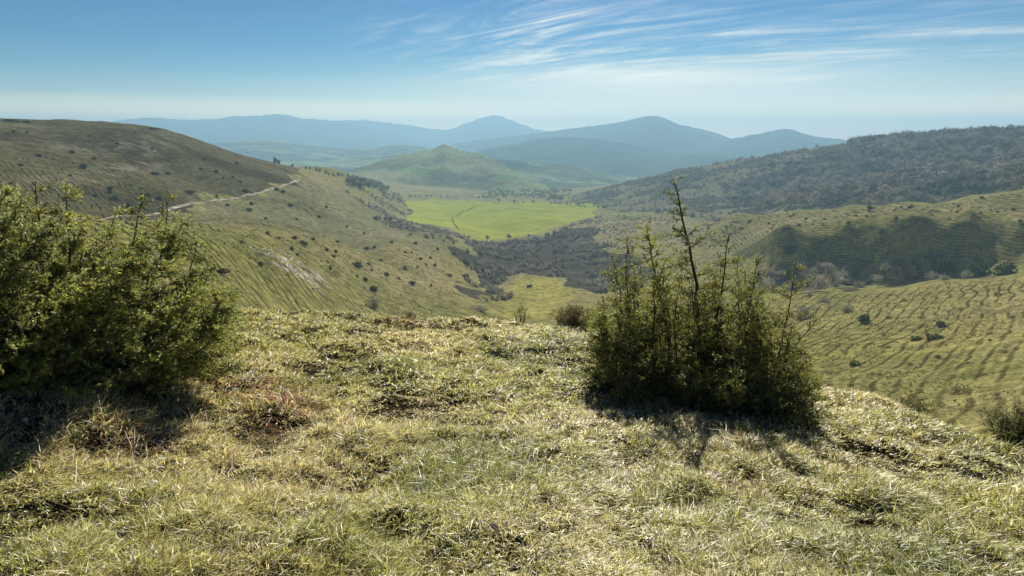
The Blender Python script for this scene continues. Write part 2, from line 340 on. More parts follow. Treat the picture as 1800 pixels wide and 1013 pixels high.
# ------------------------------------------------------------------ hills and mountains
def ridge(name, crest, r, wf, wb, zb, colr, seed, gul=.25, nv=46, patch=None, npx=None):
    crest = sorted(crest); xs = [c[0] for c in crest]; n = npx or int((xs[-1] - xs[0]) / 2.2) + 2
    px = np.linspace(xs[0], xs[-1], n)
    # smooth interpolation of the crest
    py = np.interp(px, xs, [c[1] for c in crest]); kk = np.exp(-np.linspace(-2, 2, 9) ** 2 * (3 if nv == 80 else 1)); kk /= kk.sum(); py = np.convolve(np.pad(py, 4, mode='edge'), kk, 'valid')
    rr = np.interp(px, xs, [c[2] if len(c) > 2 else r for c in crest])
    cr = at(px, py, rr).T; a = np.arctan2(cr[:, 0], cr[:, 1])
    v = np.concatenate([np.linspace(-1, 0, nv)[:-1], np.linspace(0, 1, nv // 3)])
    w = np.where(v < 0, -v * wf, v * wb)  # metres from the crest
    RR = rr[:, None] + np.where(v < 0, v * wf, v * wb)[None]
    Xr = RR * np.sin(a)[:, None]; Yr = RR * np.cos(a)[:, None]
    sc = max(wf / 3.5, 60)
    gn = np.abs(fbm(Xr / sc, Yr / sc, seed, 5, .55)); bn = fbm(Xr / sc / 2.2 + 9, Yr / sc / 2.2, seed + 3, 4)
    prof = (1 - sstep(0, 1, np.abs(v))) * .45 + (1 - np.abs(v)) * .55
    H = cr[:, 2][:, None] - zb
    am = (np.abs(v) ** .6 * (1 - np.abs(v)))[None] * 2.0
    Zr = zb + H * prof[None] - H * gul * am * gn * 1.3 + H * gul * .5 * am * bn
    Zr += (fbm(px / 9, px * 0, seed + 7, 3) * .0011 * rr)[:, None] * np.exp(-np.abs(v) * 6)[None] 
    Vv = np.stack([Xr, Yr, Zr], -1).reshape(-1, 3); nn_, mm = Xr.shape; id_ = np.arange(nn_ * mm).reshape(nn_, mm)
    q = np.stack([id_[:-1, :-1], id_[1:, :-1], id_[1:, 1:], id_[:-1, 1:]], -1).reshape(-1, 4)
    cc = np.zeros(Xr.shape + (3,)); cc[:] = OL(colr); m1 = fbm(Xr / 120, Yr / 120, seed + 11, 4)[..., None]; cc *= 1 + m1 * .7
    if patch:
        pn = fbm(Xr / patch[1], Yr / patch[1] * 2.2, seed + 13, 2)[..., None]; cc = np.where(pn > patch[2], OL(patch[0]) * (1 + m1 * .3), cc)
    return tag(mesh(name, Vv, q=q, col=cc.reshape(-1, 3), mat=M_far, smooth=True, attr={'terr': np.zeros(len(Vv)), 'phase': np.zeros(len(Vv))}), kind='structure')
G1 = (.075, .095, .045)
ridge('mountain', [(100,236),(150,224),(200,213),(245,207),(275,207),(330,211),(388,210),(402,205),(450,204),(490,200),(530,208),(600,214),(640,222),(700,236),(760,250),(800,262)], 6000, 1700, 900, -112, G1, 1, .4)
ridge('mountain', [(500,222),(560,213),(640,211),(700,218),(760,227),(850,235),(950,243)], 7000, 1000, 600, -112, G1, 2, .4)
ridge('mountain', [(700,246),(760,237),(800,225),(840,209),(862,203),(880,204),(900,212),(940,227),(1000,238),(1060,246)], 6600, 1500, 700, -112, G1, 3, .4)
ridge('mountain', [(740,266),(820,249),(900,240),(1000,226),(1080,217),(1120,208),(1150,204),(1172,209),(1190,219),(1240,228),(1270,238),(1290,246),(1340,258),(1400,270)], 4200, 1500, 900, -112, G1, 4, .35)
ridge('mountain', [(1180,272),(1285,245),(1340,234),(1376,226),(1392,228),(1415,236),(1440,242),(1500,247),(1560,254),(1650,264),(1760,270)], 3700, 1200, 700, -112, G1, 5, .35)
ridge('hill', [(770,283),(830,268),(880,257),(960,243),(1000,241),(1060,246),(1120,256),(1170,267),(1220,282),(1270,300)], 2850, 900, 500, -110, G1, 6, .35)
ridge('hill', [(1080,300),(1130,288),(1180,277),(1230,271),(1275,272),(1330,284),(1400,300)], 2700, 700, 450, -108, G1, 7, .3)
ridge('hill', [(320,262),(380,251),(420,247),(490,246),(530,254),(600,262),(650,259),(700,255),(750,257),(820,266),(900,280)], 3200, 1000, 600, -112, (.12, .14, .07), 8, .45, patch=((.30, .34, .12), 130, .18))
ridge('hill', [(400,296),(460,286),(540,281),(600,283),(680,272),(760,268),(850,282)], 2250, 600, 450, -110, (.14, .16, .07), 9, .5, patch=((.3, .36, .12), 110, .12))
ridge('hill', [(800,292),(850,278),(900,281),(960,287),(1010,291),(1060,303),(1110,324),(1150,345)], 1750, 450, 300, -106, (.16, .19, .08), 10, .4, patch=((.30, .32, .15), 70, .16))
ridge('hill', [(560,318,1250),(600,306,1300),(640,292,1360),(690,276,1420),(740,265,1450),(762,262,1450),(772,257,1450),(779,253,1450),(787,257,1450),(797,261,1450),(815,266,1440),(850,272,1430),(880,288,1380),(920,310,1300),(960,330,1220),(1000,345,1150),(1040,358,1100)], 1450, 420, 350, -98, (.32, .31, .14), 11, .28, nv=80, patch=((.30, .40, .12), 60, .34), npx=300)
# ------------------------------------------------------------------ shrub and tree models
def blob(n, rx, rz, size, colA, colB, seed, flat=.0, lobes=5, sliver=1.0, up=0.0, core=.35):
    g = np.random.default_rng(seed); Lc = g.normal(size=(lobes, 3)); Lc /= np.linalg.norm(Lc, axis=1)[:, None]; Lc *= g.uniform(.25, .62, (lobes, 1)); Lc[:, 2] = np.abs(Lc[:, 2])
    Lr = g.uniform(.35, .6, lobes); w = g.integers(0, lobes, n); d = g.normal(size=(n, 3)); d /= np.linalg.norm(d, axis=1)[:, None]
    rr = g.uniform(core, 1, n) ** .6; p = Lc[w] + d * (Lr[w] * rr)[:, None]; p[:, 2] = np.maximum(p[:, 2] * 1, -.05)
    p = p * [rx, rx, rz]; p[:, 2] += rz * .08
    a = g.normal(size=(n, 3)); b = g.normal(size=(n, 3)); a[:, 2] += up * 3
    a /= np.linalg.norm(a, axis=1)[:, None]; b -= a * (a * b).sum(1)[:, None]; b /= np.linalg.norm(b, axis=1)[:, None]
    s = size * g.uniform(.6, 1.4, n)[:, None]
    v = np.stack([p - b * s * .5 * sliver, p + b * s * .5 * sliver, p + a * s], 1).reshape(-1, 3)
    u = np.clip(g.uniform(0, 1, n) * .6 + g.uniform(0, 1, lobes)[w] * .5, 0, 1)[:, None]
    c = OL(colA) * (1 - u) + OL(colB) * u
    return v, np.arange(n * 3).reshape(-1, 3), np.repeat(c, 3, 0)
def tube(P3, r0, r1, sides=5):
    P3 = np.asarray(P3, float); n = len(P3); t = np.gradient(P3, axis=0); t /= np.linalg.norm(t, axis=1)[:, None] + 1e-9
    ref_ = np.where(np.abs(t[:, 2:3]) > .9, OL([[1., 0, 0]]), OL([[0, 0, 1.]])); u = np.cross(t, ref_); u /= np.linalg.norm(u, axis=1)[:, None]; w = np.cross(t, u)
    rr = np.linspace(r0, r1, n)[:, None, None]; an = np.arange(sides) / sides * 2 * math.pi
    v = P3[:, None] + rr * (np.cos(an)[None, :, None] * u[:, None] + np.sin(an)[None, :, None] * w[:, None])
    i = np.arange(n - 1)[:, None] * sides; j = np.arange(sides)[None]; j2 = (j + 1) % sides
    q = np.stack([i + j, i + j2, i + sides + j2, i + sides + j], -1).reshape(-1, 4)
    return v.reshape(-1, 3), q
def join(parts):
    vs, fs, cs, o = [], [], [], 0
    for v, f, c in parts: vs.append(v); fs.append(f + o); cs.append(np.broadcast_to(c, v.shape)); o += len(v)
    return np.concatenate(vs), np.concatenate(fs), np.concatenate(cs)
JA, JB = (.030, .042, .020), (.075, .085, .030)
GA, GB = (.14, .13, .105), (.36, .33, .27)
YA, YB = (.12, .12, .05), (.22, .20, .08)
shrubs = {'juniper': [blob(420, 1, .9, .17, JA, JB, 100 + k, lobes=6) for k in range(6)],
          'grey': [blob(420, 1, .95, .26, GA, GB, 200 + k, lobes=7, sliver=.3, up=.5, core=.2) for k in range(6)],
          'dry': [blob(300, 1, .7, .2, YA, YB, 300 + k, lobes=6, sliver=.4, up=.4) for k in range(4)]}
shm = {k: [mesh({'juniper': 'juniper_shrub', 'grey': 'bare_shrub', 'dry': 'dry_shrub'}[k], v, t=t, col=c, mat=M_twig if k != 'juniper' else M_shrub, link=False).data for v, t, c in L] for k, L in shrubs.items()}
nmk = {'juniper': 'juniper_shrub', 'grey': 'bare_shrub', 'dry': 'dry_shrub'}
def place(kind, pos, s, h, label, cat, group):
    me = shm[kind][rng.integers(len(shm[kind]))]; o = bpy.data.objects.new(nmk[kind], me); C.objects.link(o)
    o.location = (float(pos[0]), float(pos[1]), float(zf(pos[0], pos[1])) - .06 * h); o.rotation_euler = (0, 0, float(rng.uniform(0, 6.28))); o.scale = (s, s * float(rng.uniform(.6, 1.35)), h)
    return tag(o, label, cat, group)
def at_px(kind, px, py, wpx, hpx, label, group=None, cat='shrub', rmin=40):
    """shrub whose foot the photo shows at (px, py), wpx wide and hpx tall there"""
    p = hit(px, py, rmin); r = math.hypot(p[0], p[1]); k = r / F * 1.02
    return place(kind, p, wpx * k * .55, hpx * k * .95, label, cat, group)
# ------------------------------------------------------------------ masses nobody could count: thicket, woodland, scrub
def scatter(pg, cell, seed, jit=.9):
    g = np.random.default_rng(seed); lo = pg.min(0); hi = pg.max(0); xx, yy = np.meshgrid(np.arange(lo[0], hi[0], cell), np.arange(lo[1], hi[1], cell))
    p = np.stack([xx.ravel(), yy.ravel()], 1); p += g.uniform(-.5, .5, p.shape) * cell * jit
    wx_, wy_ = wob(p[:, 0], p[:, 1], 22, 14, 81); return p[inside(wx_, wy_, pg)]
def mass(name, variants, pos, s, h, mat, label, cat, hue=.3, seed=1, z=None):
    g = np.random.default_rng(seed); pick = g.integers(0, len(variants), len(pos)); rz = g.uniform(0, 6.28, len(pos)); zz = zf(pos[:, 0], pos[:, 1]) if z is None else z
    vs, ts, cs, o = [], [], [], 0
    patchy = 1 + hue * fbm(pos[:, 0] / 14, pos[:, 1] / 14, seed + 3, 3) + g.uniform(-hue * .7, hue * .7, len(pos))
    for k, (v, t, c) in enumerate(variants):
        m_ = np.nonzero(pick == k)[0]
        if not len(m_): continue
        ca, sa = np.cos(rz[m_])[:, None], np.sin(rz[m_])[:, None]
        x = (v[None, :, 0] * ca - v[None, :, 1] * sa) * s[m_, None] + pos[m_, 0, None]; y = (v[None, :, 0] * sa + v[None, :, 1] * ca) * s[m_, None] + pos[m_, 1, None]
        zc_ = v[None, :, 2] * h[m_, None] + zz[m_, None] - .05
        vv = np.stack([x, y, zc_], -1).reshape(-1, 3); vs.append(vv); ts.append((t[None] + (np.arange(len(m_)) * len(v))[:, None, None]).reshape(-1, 3) + o)
        cs.append((c[None] * patchy[m_, None, None]).reshape(-1, 3)); o += len(vv)
    return tag(mesh(name, np.concatenate(vs), t=np.concatenate(ts), col=np.clip(np.concatenate(cs), .01, 1), mat=mat), label, cat, kind='stuff')
def lowv(n, A_, B_, seed, k=5, **kw): return [blob(n, 1, kw.get('rz', 1), kw.get('size', .4), A_, B_, seed + i, lobes=kw.get('lobes', 4), sliver=kw.get('sliver', .5), up=kw.get('up', .3), core=.2) for i in range(k)]
vth = lowv(110, (.10, .09, .07), (.30, .275, .21), 400, size=.42)
p = scatter(pg_thick, 2.7, 5); n1_ = fbm(p[:, 0] / 12, p[:, 1] / 12, 31, 4); p = p[n1_ > -.02]; g = np.random.default_rng(6)
mass('thicket', vth, p, g.uniform(1.1, 2.3, len(p)), g.uniform(1.0, 2.9, len(p)), M_twig, 'grey brown leafless thicket filling the valley floor below the green field', 'thicket', seed=2, hue=.6)
def wood_tree(seed):
    g = np.random.default_rng(seed); v, t, c = blob(110, .55, .5, .17, (.065, .06, .045), (.20, .18, .14), seed, lobes=6, sliver=.5, up=.2, core=.2); v[:, 2] += .36
    tv = [];
    for k in range(2):
        x, y = g.uniform(-.1, .1, 2); x2, y2 = g.uniform(-.18, .18, 2); tv.append([(x - .025, y, -.1), (x + .025, y, -.1), (x2, y2, .8)]); tv.append([(x, y - .025, -.1), (x, y + .025, -.1), (x2, y2, .8)])
    tv = np.array(tv).reshape(-1, 3); return join([(v, t, c), (tv, np.arange(len(tv)).reshape(-1, 3), OL([.13, .115, .1]))])
vwd = [wood_tree(500 + k) for k in range(6)]
pg_w2 = np.concatenate([poly([(1460,366),(1380,372),(1300,372),(1250,330),(1330,300),(1400,282),(1480,268)]), [at(px, py, r)[:2] for px, py, r in ((1500,250,960),(1500,250,1030),(1700,240,990),(1810,240,960),(1980,240,900),(1980,330,540),(1800,325,470),(1600,350,450))]])
p = scatter(pg_w2, 6.6, 8); nn_ = fbm(p[:, 0] / 45, p[:, 1] / 45, 32, 3); rr_ = np.hypot(p[:, 0], p[:, 1]); aa_ = np.arctan2(p[:, 0], p[:, 1])
dens = sstep(.24, .46, aa_ + .08 * fbm(p[:, 0] / 60, p[:, 1] / 60, 35, 3)) ; g = np.random.default_rng(9); p = p[(g.uniform(0, 1, len(p)) < dens * 1.1) & (nn_ > -.45)]
hh = g.uniform(5.5, 12, len(p)); mass('woodland', vwd, p, hh * 1.1, hh, M_twig, 'leafless grey brown wood covering the hillside on the right', 'wood', seed=12, hue=.85)
# scrub over the lower flank
p = scatter(pg_wood, 6.0, 10); nn_ = fbm(p[:, 0] / 30, p[:, 1] / 30, 95, 4); p = p[(nn_ < .04) | (np.random.default_rng(3).random(len(p)) < .15)]; g = np.random.default_rng(11)
mass('scrub', vth, p, g.uniform(1.2, 3.2, len(p)), g.uniform(1.0, 3.6, len(p)), M_twig, 'scattered grey scrub on the flank below the leafless wood', 'scrub', seed=14, hue=.4)
# low scrub between field, thicket and right spur
pg_mix = poly([(1060,385),(1130,376),(1290,378),(1280,400),(1270,440),(1200,438),(1130,425),(1060,440),(960,440),(980,410)])
p = scatter(pg_mix, 4.2, 15); nn_ = fbm(p[:, 0] / 13, p[:, 1] / 13, 36, 3); p = p[nn_ > .02]; g = np.random.default_rng(16)
mass('scrub', vth, p, g.uniform(.6, 1.6, len(p)), g.uniform(.5, 1.5, len(p)), M_twig, 'patchy low scrub between the green field and the right spur', 'scrub', seed=17, hue=.4)
# scrubby strip around the field and down the left bank of the valley
pg_l = poly([(640,335),(700,340),(706,352),(722,372),(712,388),(745,396),(792,404),(818,420),(800,430),(720,415),(670,395),(640,370),(610,345)])
p = scatter(pg_l, 5.0, 18); nn_ = fbm(p[:, 0] / 25, p[:, 1] / 25, 37, 3); p = p[nn_ > .05]; g = np.random.default_rng(19)
mass('scrub', vth, p, g.uniform(1.2, 2.6, len(p)), g.uniform(1, 2.6, len(p)), M_twig, 'patchy grey scrub along the left edge of the green field', 'scrub', seed=20, hue=.4)
pg_c = poly([(835,350),(1000,350),(1010,340),(940,322),(900,318),(860,330)], 600)
p = scatter(pg_c, 9.0, 21); nn_ = fbm(p[:, 0] / 25, p[:, 1] / 25, 38, 3); p = p[nn_ > .0]; g = np.random.default_rng(22)
if len(p): mass('scrub', vth, p, g.uniform(1.5, 3.4, len(p)), g.uniform(1.5, 4, len(p)), M_twig, 'grey scrub on the flat ground behind the green field', 'scrub', seed=23, hue=.4)
# short tussocks over the slope on the right and the left spur
tus = lowv(14, (.10, .115, .035), (.21, .20, .07), 450, k=4, size=.9, sliver=.35, up=1.5)
pr = poly([(1455,690),(1600,730),(1800,800),(1800,490),(1640,500),(1440,530),(1400,560)], 25); p = scatter(pr, 1.1, 24, 1.0); g = np.random.default_rng(25)
p = p[fbm(p[:, 0] / 4, p[:, 1] / 4, 39, 3) > -.05]; mass('tussocks', tus, p, g.uniform(.12, .42, len(p)), g.uniform(.06, .26, len(p)), M_shrub, 'low green tussocks all over the terraced slope on the right', 'grass', seed=26, hue=.3)
plp = poly([(345,430),(420,405),(520,410),(640,440),(800,470),(815,500),(800,555),(640,552),(500,545),(400,530),(360,480)], 25); p = scatter(plp, 1.9, 27, 1.0); g = np.random.default_rng(28)
p = p[fbm(p[:, 0] / 6, p[:, 1] / 6, 40, 3) > .05]; mass('tussocks', tus, p, g.uniform(.2, .6, len(p)), g.uniform(.1, .34, len(p)), M_shrub, 'low tussocks over the terraced slope on the left', 'grass', seed=29, hue=.3)
# pale stones of the bare rocky patch
vst = []
for k in range(4):
    g_ = np.random.default_rng(480 + k); oc = np.array([(1,0,0),(0,1,0),(-1,0,0),(0,-1,0),(0,0,.8),(0,0,-.5)]) * g_.uniform(.6, 1.2, (6, 1)); vst.append((oc, np.array([(0,1,4),(1,2,4),(2,3,4),(3,0,4),(1,0,5),(2,1,5),(3,2,5),(0,3,5)]), np.tile(OL([.60, .55, .47]), (6, 1))))
p = scatter(pg_rock, .75, 490); g = np.random.default_rng(491); p = p[fbm(p[:, 0] / 3.5, p[:, 1] / 3.5, 492, 3) > -.05]; s_ = g.uniform(.10, .55, len(p)) ** 1.2; mass('rocks', vst, p, s_, s_ * .9, M_bark, 'pale broken stones of the bare patch on the left slope', 'rocks', seed=493, hue=.4)
# ------------------------------------------------------------------ single shrubs
GL = 'juniper shrubs dotting the left slope'
uniq = [
 ('grey', 654, 540, 24, 22, 'round grey brown bush just beyond the grassy brow, biggest on the left slope'),
 ('juniper', 657, 513, 17, 15, 'round dark bush on the left slope right above the grey brown bush'),
 ('juniper', 627, 469, 20, 13, 'dark shrub right of the pale rock patch, widest of its cluster'),
 ('juniper', 724, 501, 18, 8, 'low wide dark shrub in the middle of the terraced left slope'),
 ('juniper', 681, 485, 17, 8, 'low dark shrub midway between the rock patch and the thicket'),
 ('juniper', 789, 486, 13, 7, 'dark shrub on the left slope nearest the tip of the thicket'),
 ('juniper', 818, 464, 17, 10, 'dark green shrub against the left edge of the grey thicket'),
 ('juniper', 818, 489, 13, 12, 'dark green shrub by the left corner of the thicket, lower one'),
 ('juniper', 534, 430, 20, 9, 'long dark shrub above the pale rock patch'),
 ('juniper', 388, 480, 26, 11, 'dark shrub low on the terraces beside the left juniper'),
 ('juniper', 713, 475, 10, 10, 'upright dark shrub halfway down the left slope'),
 ('juniper', 931, 505, 12, 8, 'lone dark shrub in the middle of the bright clearing'),
 ('grey', 856, 530, 14, 9, 'grey shrub standing just below the thicket tip'),
 ('grey', 838, 545, 44, 7, 'low purple brown scrub patch in front of the thicket'),
 ('juniper', 1520, 569, 27, 19, 'round green shrub alone on the right slope behind the juniper'),
 ('juniper', 1644, 597, 32, 14, 'dark shrub of the right slope cluster, lowest and widest'),
 ('juniper', 1656, 576, 26, 13, 'upper green shrub of the cluster on the right slope'),
 ('juniper', 1612, 598, 20, 10, 'small green shrub at the left end of the right slope cluster'),
 ('juniper', 1503, 645, 20, 13, 'small dark shrub low on the right slope near the juniper'),
 ('dry', 1690, 690, 46, 15, 'flat yellow green shrub near the bottom of the right slope'),
 ('grey', 1413, 560, 40, 22, 'pale grey leafless bush just right of the juniper'),
 ('grey', 1491, 549, 24, 13, 'pale grey leafless bush behind the lone green shrub'),
 ('juniper', 1664, 475, 30, 30, 'tall dark bush standing at the foot of the shaded bank'),
 ('juniper', 1720, 482, 32, 22, 'broad dark bush right of the tallest one under the shaded bank'),
 ('juniper', 1766, 484, 28, 24, 'dark bush at the right end of the row under the shaded bank'),
 ('juniper', 1386, 447, 24, 26, 'dark bush growing on the shaded bank above the juniper'),
 ('juniper', 1549, 412, 10, 11, 'small dark bush on the upper lip of the shaded bank'),
 ('juniper', 1528, 368, 9, 6, 'small dark bush near the crest of the right spur'),
]
for kd, px, py, w_, h_, lab in uniq: at_px(kd, px, py, w_, h_, lab)
for px, py, w_, h_ in [(648,466,8,5),(653,477,6,5),(642,495,10,8),(628,487,10,4),(734,471,8,4),(748,466,6,4),(765,469,8,7),(739,457,14,6),(756,455,6,5),(713,445,6,5),(724,446,5,4),
  (757,504,6,6),(700,491,9,4),(575,442,10,6),(590,444,9,6),(586,452,11,5),(576,462,6,5),(580,474,8,7),(564,461,6,4),(514,441,8,9),(471,413,8,7),(491,420,6,5),(517,420,12,6),(550,422,8,6),
  (593,427,7,6),(645,439,10,5),(658,436,7,5),(457,467,12,8),(688,428,10,6),(797,448,6,5),(670,459,8,4),(523,450,7,6),(437,371,10,6),(511,363,14,6),(574,367,7,5),(467,386,10,4),(521,387,7,4),
  (424,427,8,5),(660,387,12,7),(683,387,11,6),(703,402,8,6),(610,400,8,4),(560,382,7,4),(640,412,8,4),(730,430,8,5),(770,440,7,5)]:
    at_px('juniper', px, py, w_ * 1.05, h_ * 1.1, 'small dark juniper shrub, one of many dotting the left valley slope', 'small shrubs on the left valley slope')
g = np.random.default_rng(77); cnt = 0
crest_l = ([0, 140, 270, 350, 430, 500], [209, 217, 226, 247, 278, 293])
for k in range(400):
    px, py = g.uniform(0, 520), g.uniform(222, 372)
    if py < np.interp(px, *crest_l) + 9 or (px > 270 and abs(py - np.interp(px, [270, 380, 455, 524], [378, 353, 340, 317])) < 4): continue
    f_ = (py - 200) / 170; w_ = 3.2 + (4 + 9 * f_) * g.random() ** 2.2; at_px('juniper', px, py, w_, w_ * g.uniform(.5, .75), 'tiny dark shrub, one of many speckling the big hill on the left', 'shrubs speckling the left hill'); cnt += 1
    if cnt >= 70: break
for px, py, w_, h_ in [(20,214,14,4),(45,216,12,4),(268,228,14,4),(10,213,10,5),(30,215,8,4)]: at_px('juniper', px, py, w_, h_, 'dark bush on the crest of the big hill on the left', 'bushes on the crest of the left hill', rmin=300)
# grey bushes under the shaded bank
fx = [(1394,510,24,24),(1442,509,34,28),(1412,480,30,14),(1431,498,26,18),(1510,506,24,14),(1480,490,26,16),(1578,490,24,13),(1637,491,22,14),(1698,490,22,12),(1626,474,26,20),(1456,478,28,16),(1350,505,26,18),(1370,490,26,18),(1530,480,26,14),(1560,476,26,14),(1590,474,24,14),(1500,476,26,16),(1545,494,22,12),(1610,486,20,10),(1660,492,20,10),(1470,505,24,14),(1335,490,20,14),(1420,520,20,12),(1450,532,20,8)]
for k in range(30): fx.append((g.uniform(1350, 1640), g.uniform(473, 500), g.uniform(16, 26), g.uniform(10, 17)))
for px, py, w_, h_ in fx: at_px('grey', px, py, w_, h_, 'rounded grey leafless bush in the row under the shaded bank', 'grey bushes under the shaded bank')
for px, py in [(1705,510),(1750,520),(1590,530),(1562,612),(1700,640),(1740,600),(1620,560),(1560,560),(1780,560),(1730,660),(1600,640),(1545,660),(1770,620),(1650,630),(1555,590),(1480,620),(1690,545)]:
    at_px('dry', px, py, g.uniform(8, 18), g.uniform(4, 8), 'low tussocky plant, one of several on the terraced right slope', 'low plants on the right slope')
for k in range(40):
    px = g.uniform(1290, 1800); py = g.uniform(np.interp(px, [1290, 1600, 1800], [382, 358, 340]) + 2, np.interp(px, [1290, 1600, 1800], [410, 395, 392])); w_ = g.uniform(4, 9)
    at_px('juniper', px, py, w_, w_ * .5, 'tiny dark shrub, one of several on the grassy right spur', 'shrubs on the right spur', rmin=200)
# ------------------------------------------------------------------ single trees with trunk and crown
def tree_parts(seed, cA, cB, rz=.62):
    v, t, c = blob(230, .42, rz, .13, cA, cB, seed, lobes=7, sliver=.5, up=.6, core=.15); v[:, 2] += (.3 if rz < .65 else .02)
    g = np.random.default_rng(seed); tr = []
    P3 = [(0, 0, -.08), (g.uniform(-.02, .02), 0, .2), (g.uniform(-.04, .04), g.uniform(-.03, .03), .5), (g.uniform(-.07, .07), g.uniform(-.05, .05), .85)]
    a, q = tube(P3, .035, .008); tr.append((a, q, OL([.13, .11, .09])))
    for k in range(5):
        z0 = g.uniform(.22, .5); an = g.uniform(0, 6.28); l = g.uniform(.2, .36); a, q = tube([(0, 0, z0), (math.cos(an) * l * .6, math.sin(an) * l * .6, z0 + l * .6), (math.cos(an) * l, math.sin(an) * l, z0 + l * 1.15)], .016, .004, 4); tr.append((a, q, OL([.13, .11, .09])))
    tv, tq, tcx = join(tr)
    return mesh('crown', v, t=t, col=c, mat=M_twig, link=False).data, mesh('trunk', tv, q=tq, col=tcx, mat=M_bark, link=False).data
TK = {'bare': [tree_parts(600 + k, (.085, .075, .07), (.18, .16, .14)) for k in range(5)], 'ever': [tree_parts(620 + k, (.03, .045, .025), (.07, .085, .035), .8) for k in range(4)]}
def tree(kind, pos, h, label, group=None, wide=1.0):
    cm, tm = TK[kind][rng.integers(len(TK[kind]))]; e = empty({'bare': 'bare_tree', 'ever': 'evergreen_tree'}[kind], (pos[0], pos[1], float(zf(pos[0], pos[1])))); e.scale = (h * wide, h * wide, h); e.rotation_euler = (0, 0, float(rng.uniform(0, 6.28)))
    for nm_, me in (('crown', cm), ('trunk', tm)):
        o = bpy.data.objects.new(nm_, me); C.objects.link(o); o.parent = e
    return tag(e, label, 'tree', group)
for k, px in enumerate(np.linspace(1492, 1835, 46)):
    r = 968 if px < 1560 else np.interp(px, [1560, 1700, 1850], [960, 932, 890]); r = r + g.uniform(-14, 10); a = at(px + g.uniform(-3, 3), 240, r)
    tree('bare', a, np.interp(px, [1490, 1560, 1850], [6, 9.5, 11.5]) * g.uniform(.75, 1.25), 'leafless tree in the row along the skyline of the wooded hill', 'trees on the wooded skyline', g.uniform(.9, 1.3))
for px, r, h, lab in [(1323,975,6,'lone bush like tree on the bare part of the right skyline'),(1414,975,5,'small lone tree on the skyline left of the wood, left of two'),(1436,972,7,'small lone tree on the skyline left of the wood, right of two'),(1262,970,6,'small tree on the right hill above the top of the juniper')]:
    tree('bare', at(px, 260, r), h, lab)
for px, py, h in [(484,294,13),(490,295,11),(515,297,8),(538,301,8),(545,302,7),(556,303,10),(562,303,9),(573,303,12),(578,304,8),(586,305,9),(595,306,13),(602,308,8),(612,311,9),(620,313,9)]:
    p_ = at(px, py, np.interp(px, [480, 500, 560, 620], [490, 500, 560, 655])); tree('ever', p_, h * .38, 'small dark tree in the line where the left spur meets the haze', 'trees along the end of the left spur', 1.1)
for k in range(34):
    px = g.uniform(608, 690); py = np.interp(px, [608, 690], [318, 332]) + g.uniform(-2, 10); tree('bare', hit(px, py, 300), g.uniform(5, 9), 'grey tree in the wooded hollow left of the green field', 'trees in the wooded hollow', 1.4)
for px, py, h, lab in [(895,422,6,'bushy tree on the near edge of the green field'),(857,424,5,'low tree on the near edge of the field, left of the bushy tree'),(930,419,3.5,'small tree on the near edge of the field, right of the bushy tree'),(975,356,14,'tallest tree clump on the far edge of the green field'),(985,357,11,'tree right beside the tallest clump at the far edge of the field'),(876,356,6,'tree at the far edge of the field by the pale track')]:
    tree('bare', hit(px, py, 300), h, lab, wide=1.3)
for t_ in np.sort(g.uniform(0, 1, 17)):
    px = 715 + 155 * t_; tree('bare', hit(px, 346 + 4 * t_ * t_ + g.uniform(-1, 1), 300), g.uniform(1.6, 3.8), 'low hedge tree in the row along the far left edge of the field', 'hedge along the far edge of the field', 1.8)
for t_ in np.sort(g.uniform(0, 1, 15)):
    px = 880 + 170 * t_; tree('bare', hit(px, 357 + 4 * t_ + g.uniform(-1.5, 1), 300), g.uniform(2, 5), 'hedge tree in the row along the far right edge of the field', 'row along the far right edge of the field', 1.6)
for t_ in np.sort(g.uniform(0, 1, 20)):
    px = 930 + 130 * t_; py = np.interp(px, [930, 1000, 1046, 1060], [420, 398, 384, 378]) + g.uniform(0, 5); at_px('grey', px, py, g.uniform(7, 11), g.uniform(4, 7), 'grey bush in the row along the near right edge of the field', 'bushes along the near right edge of the field', rmin=300)
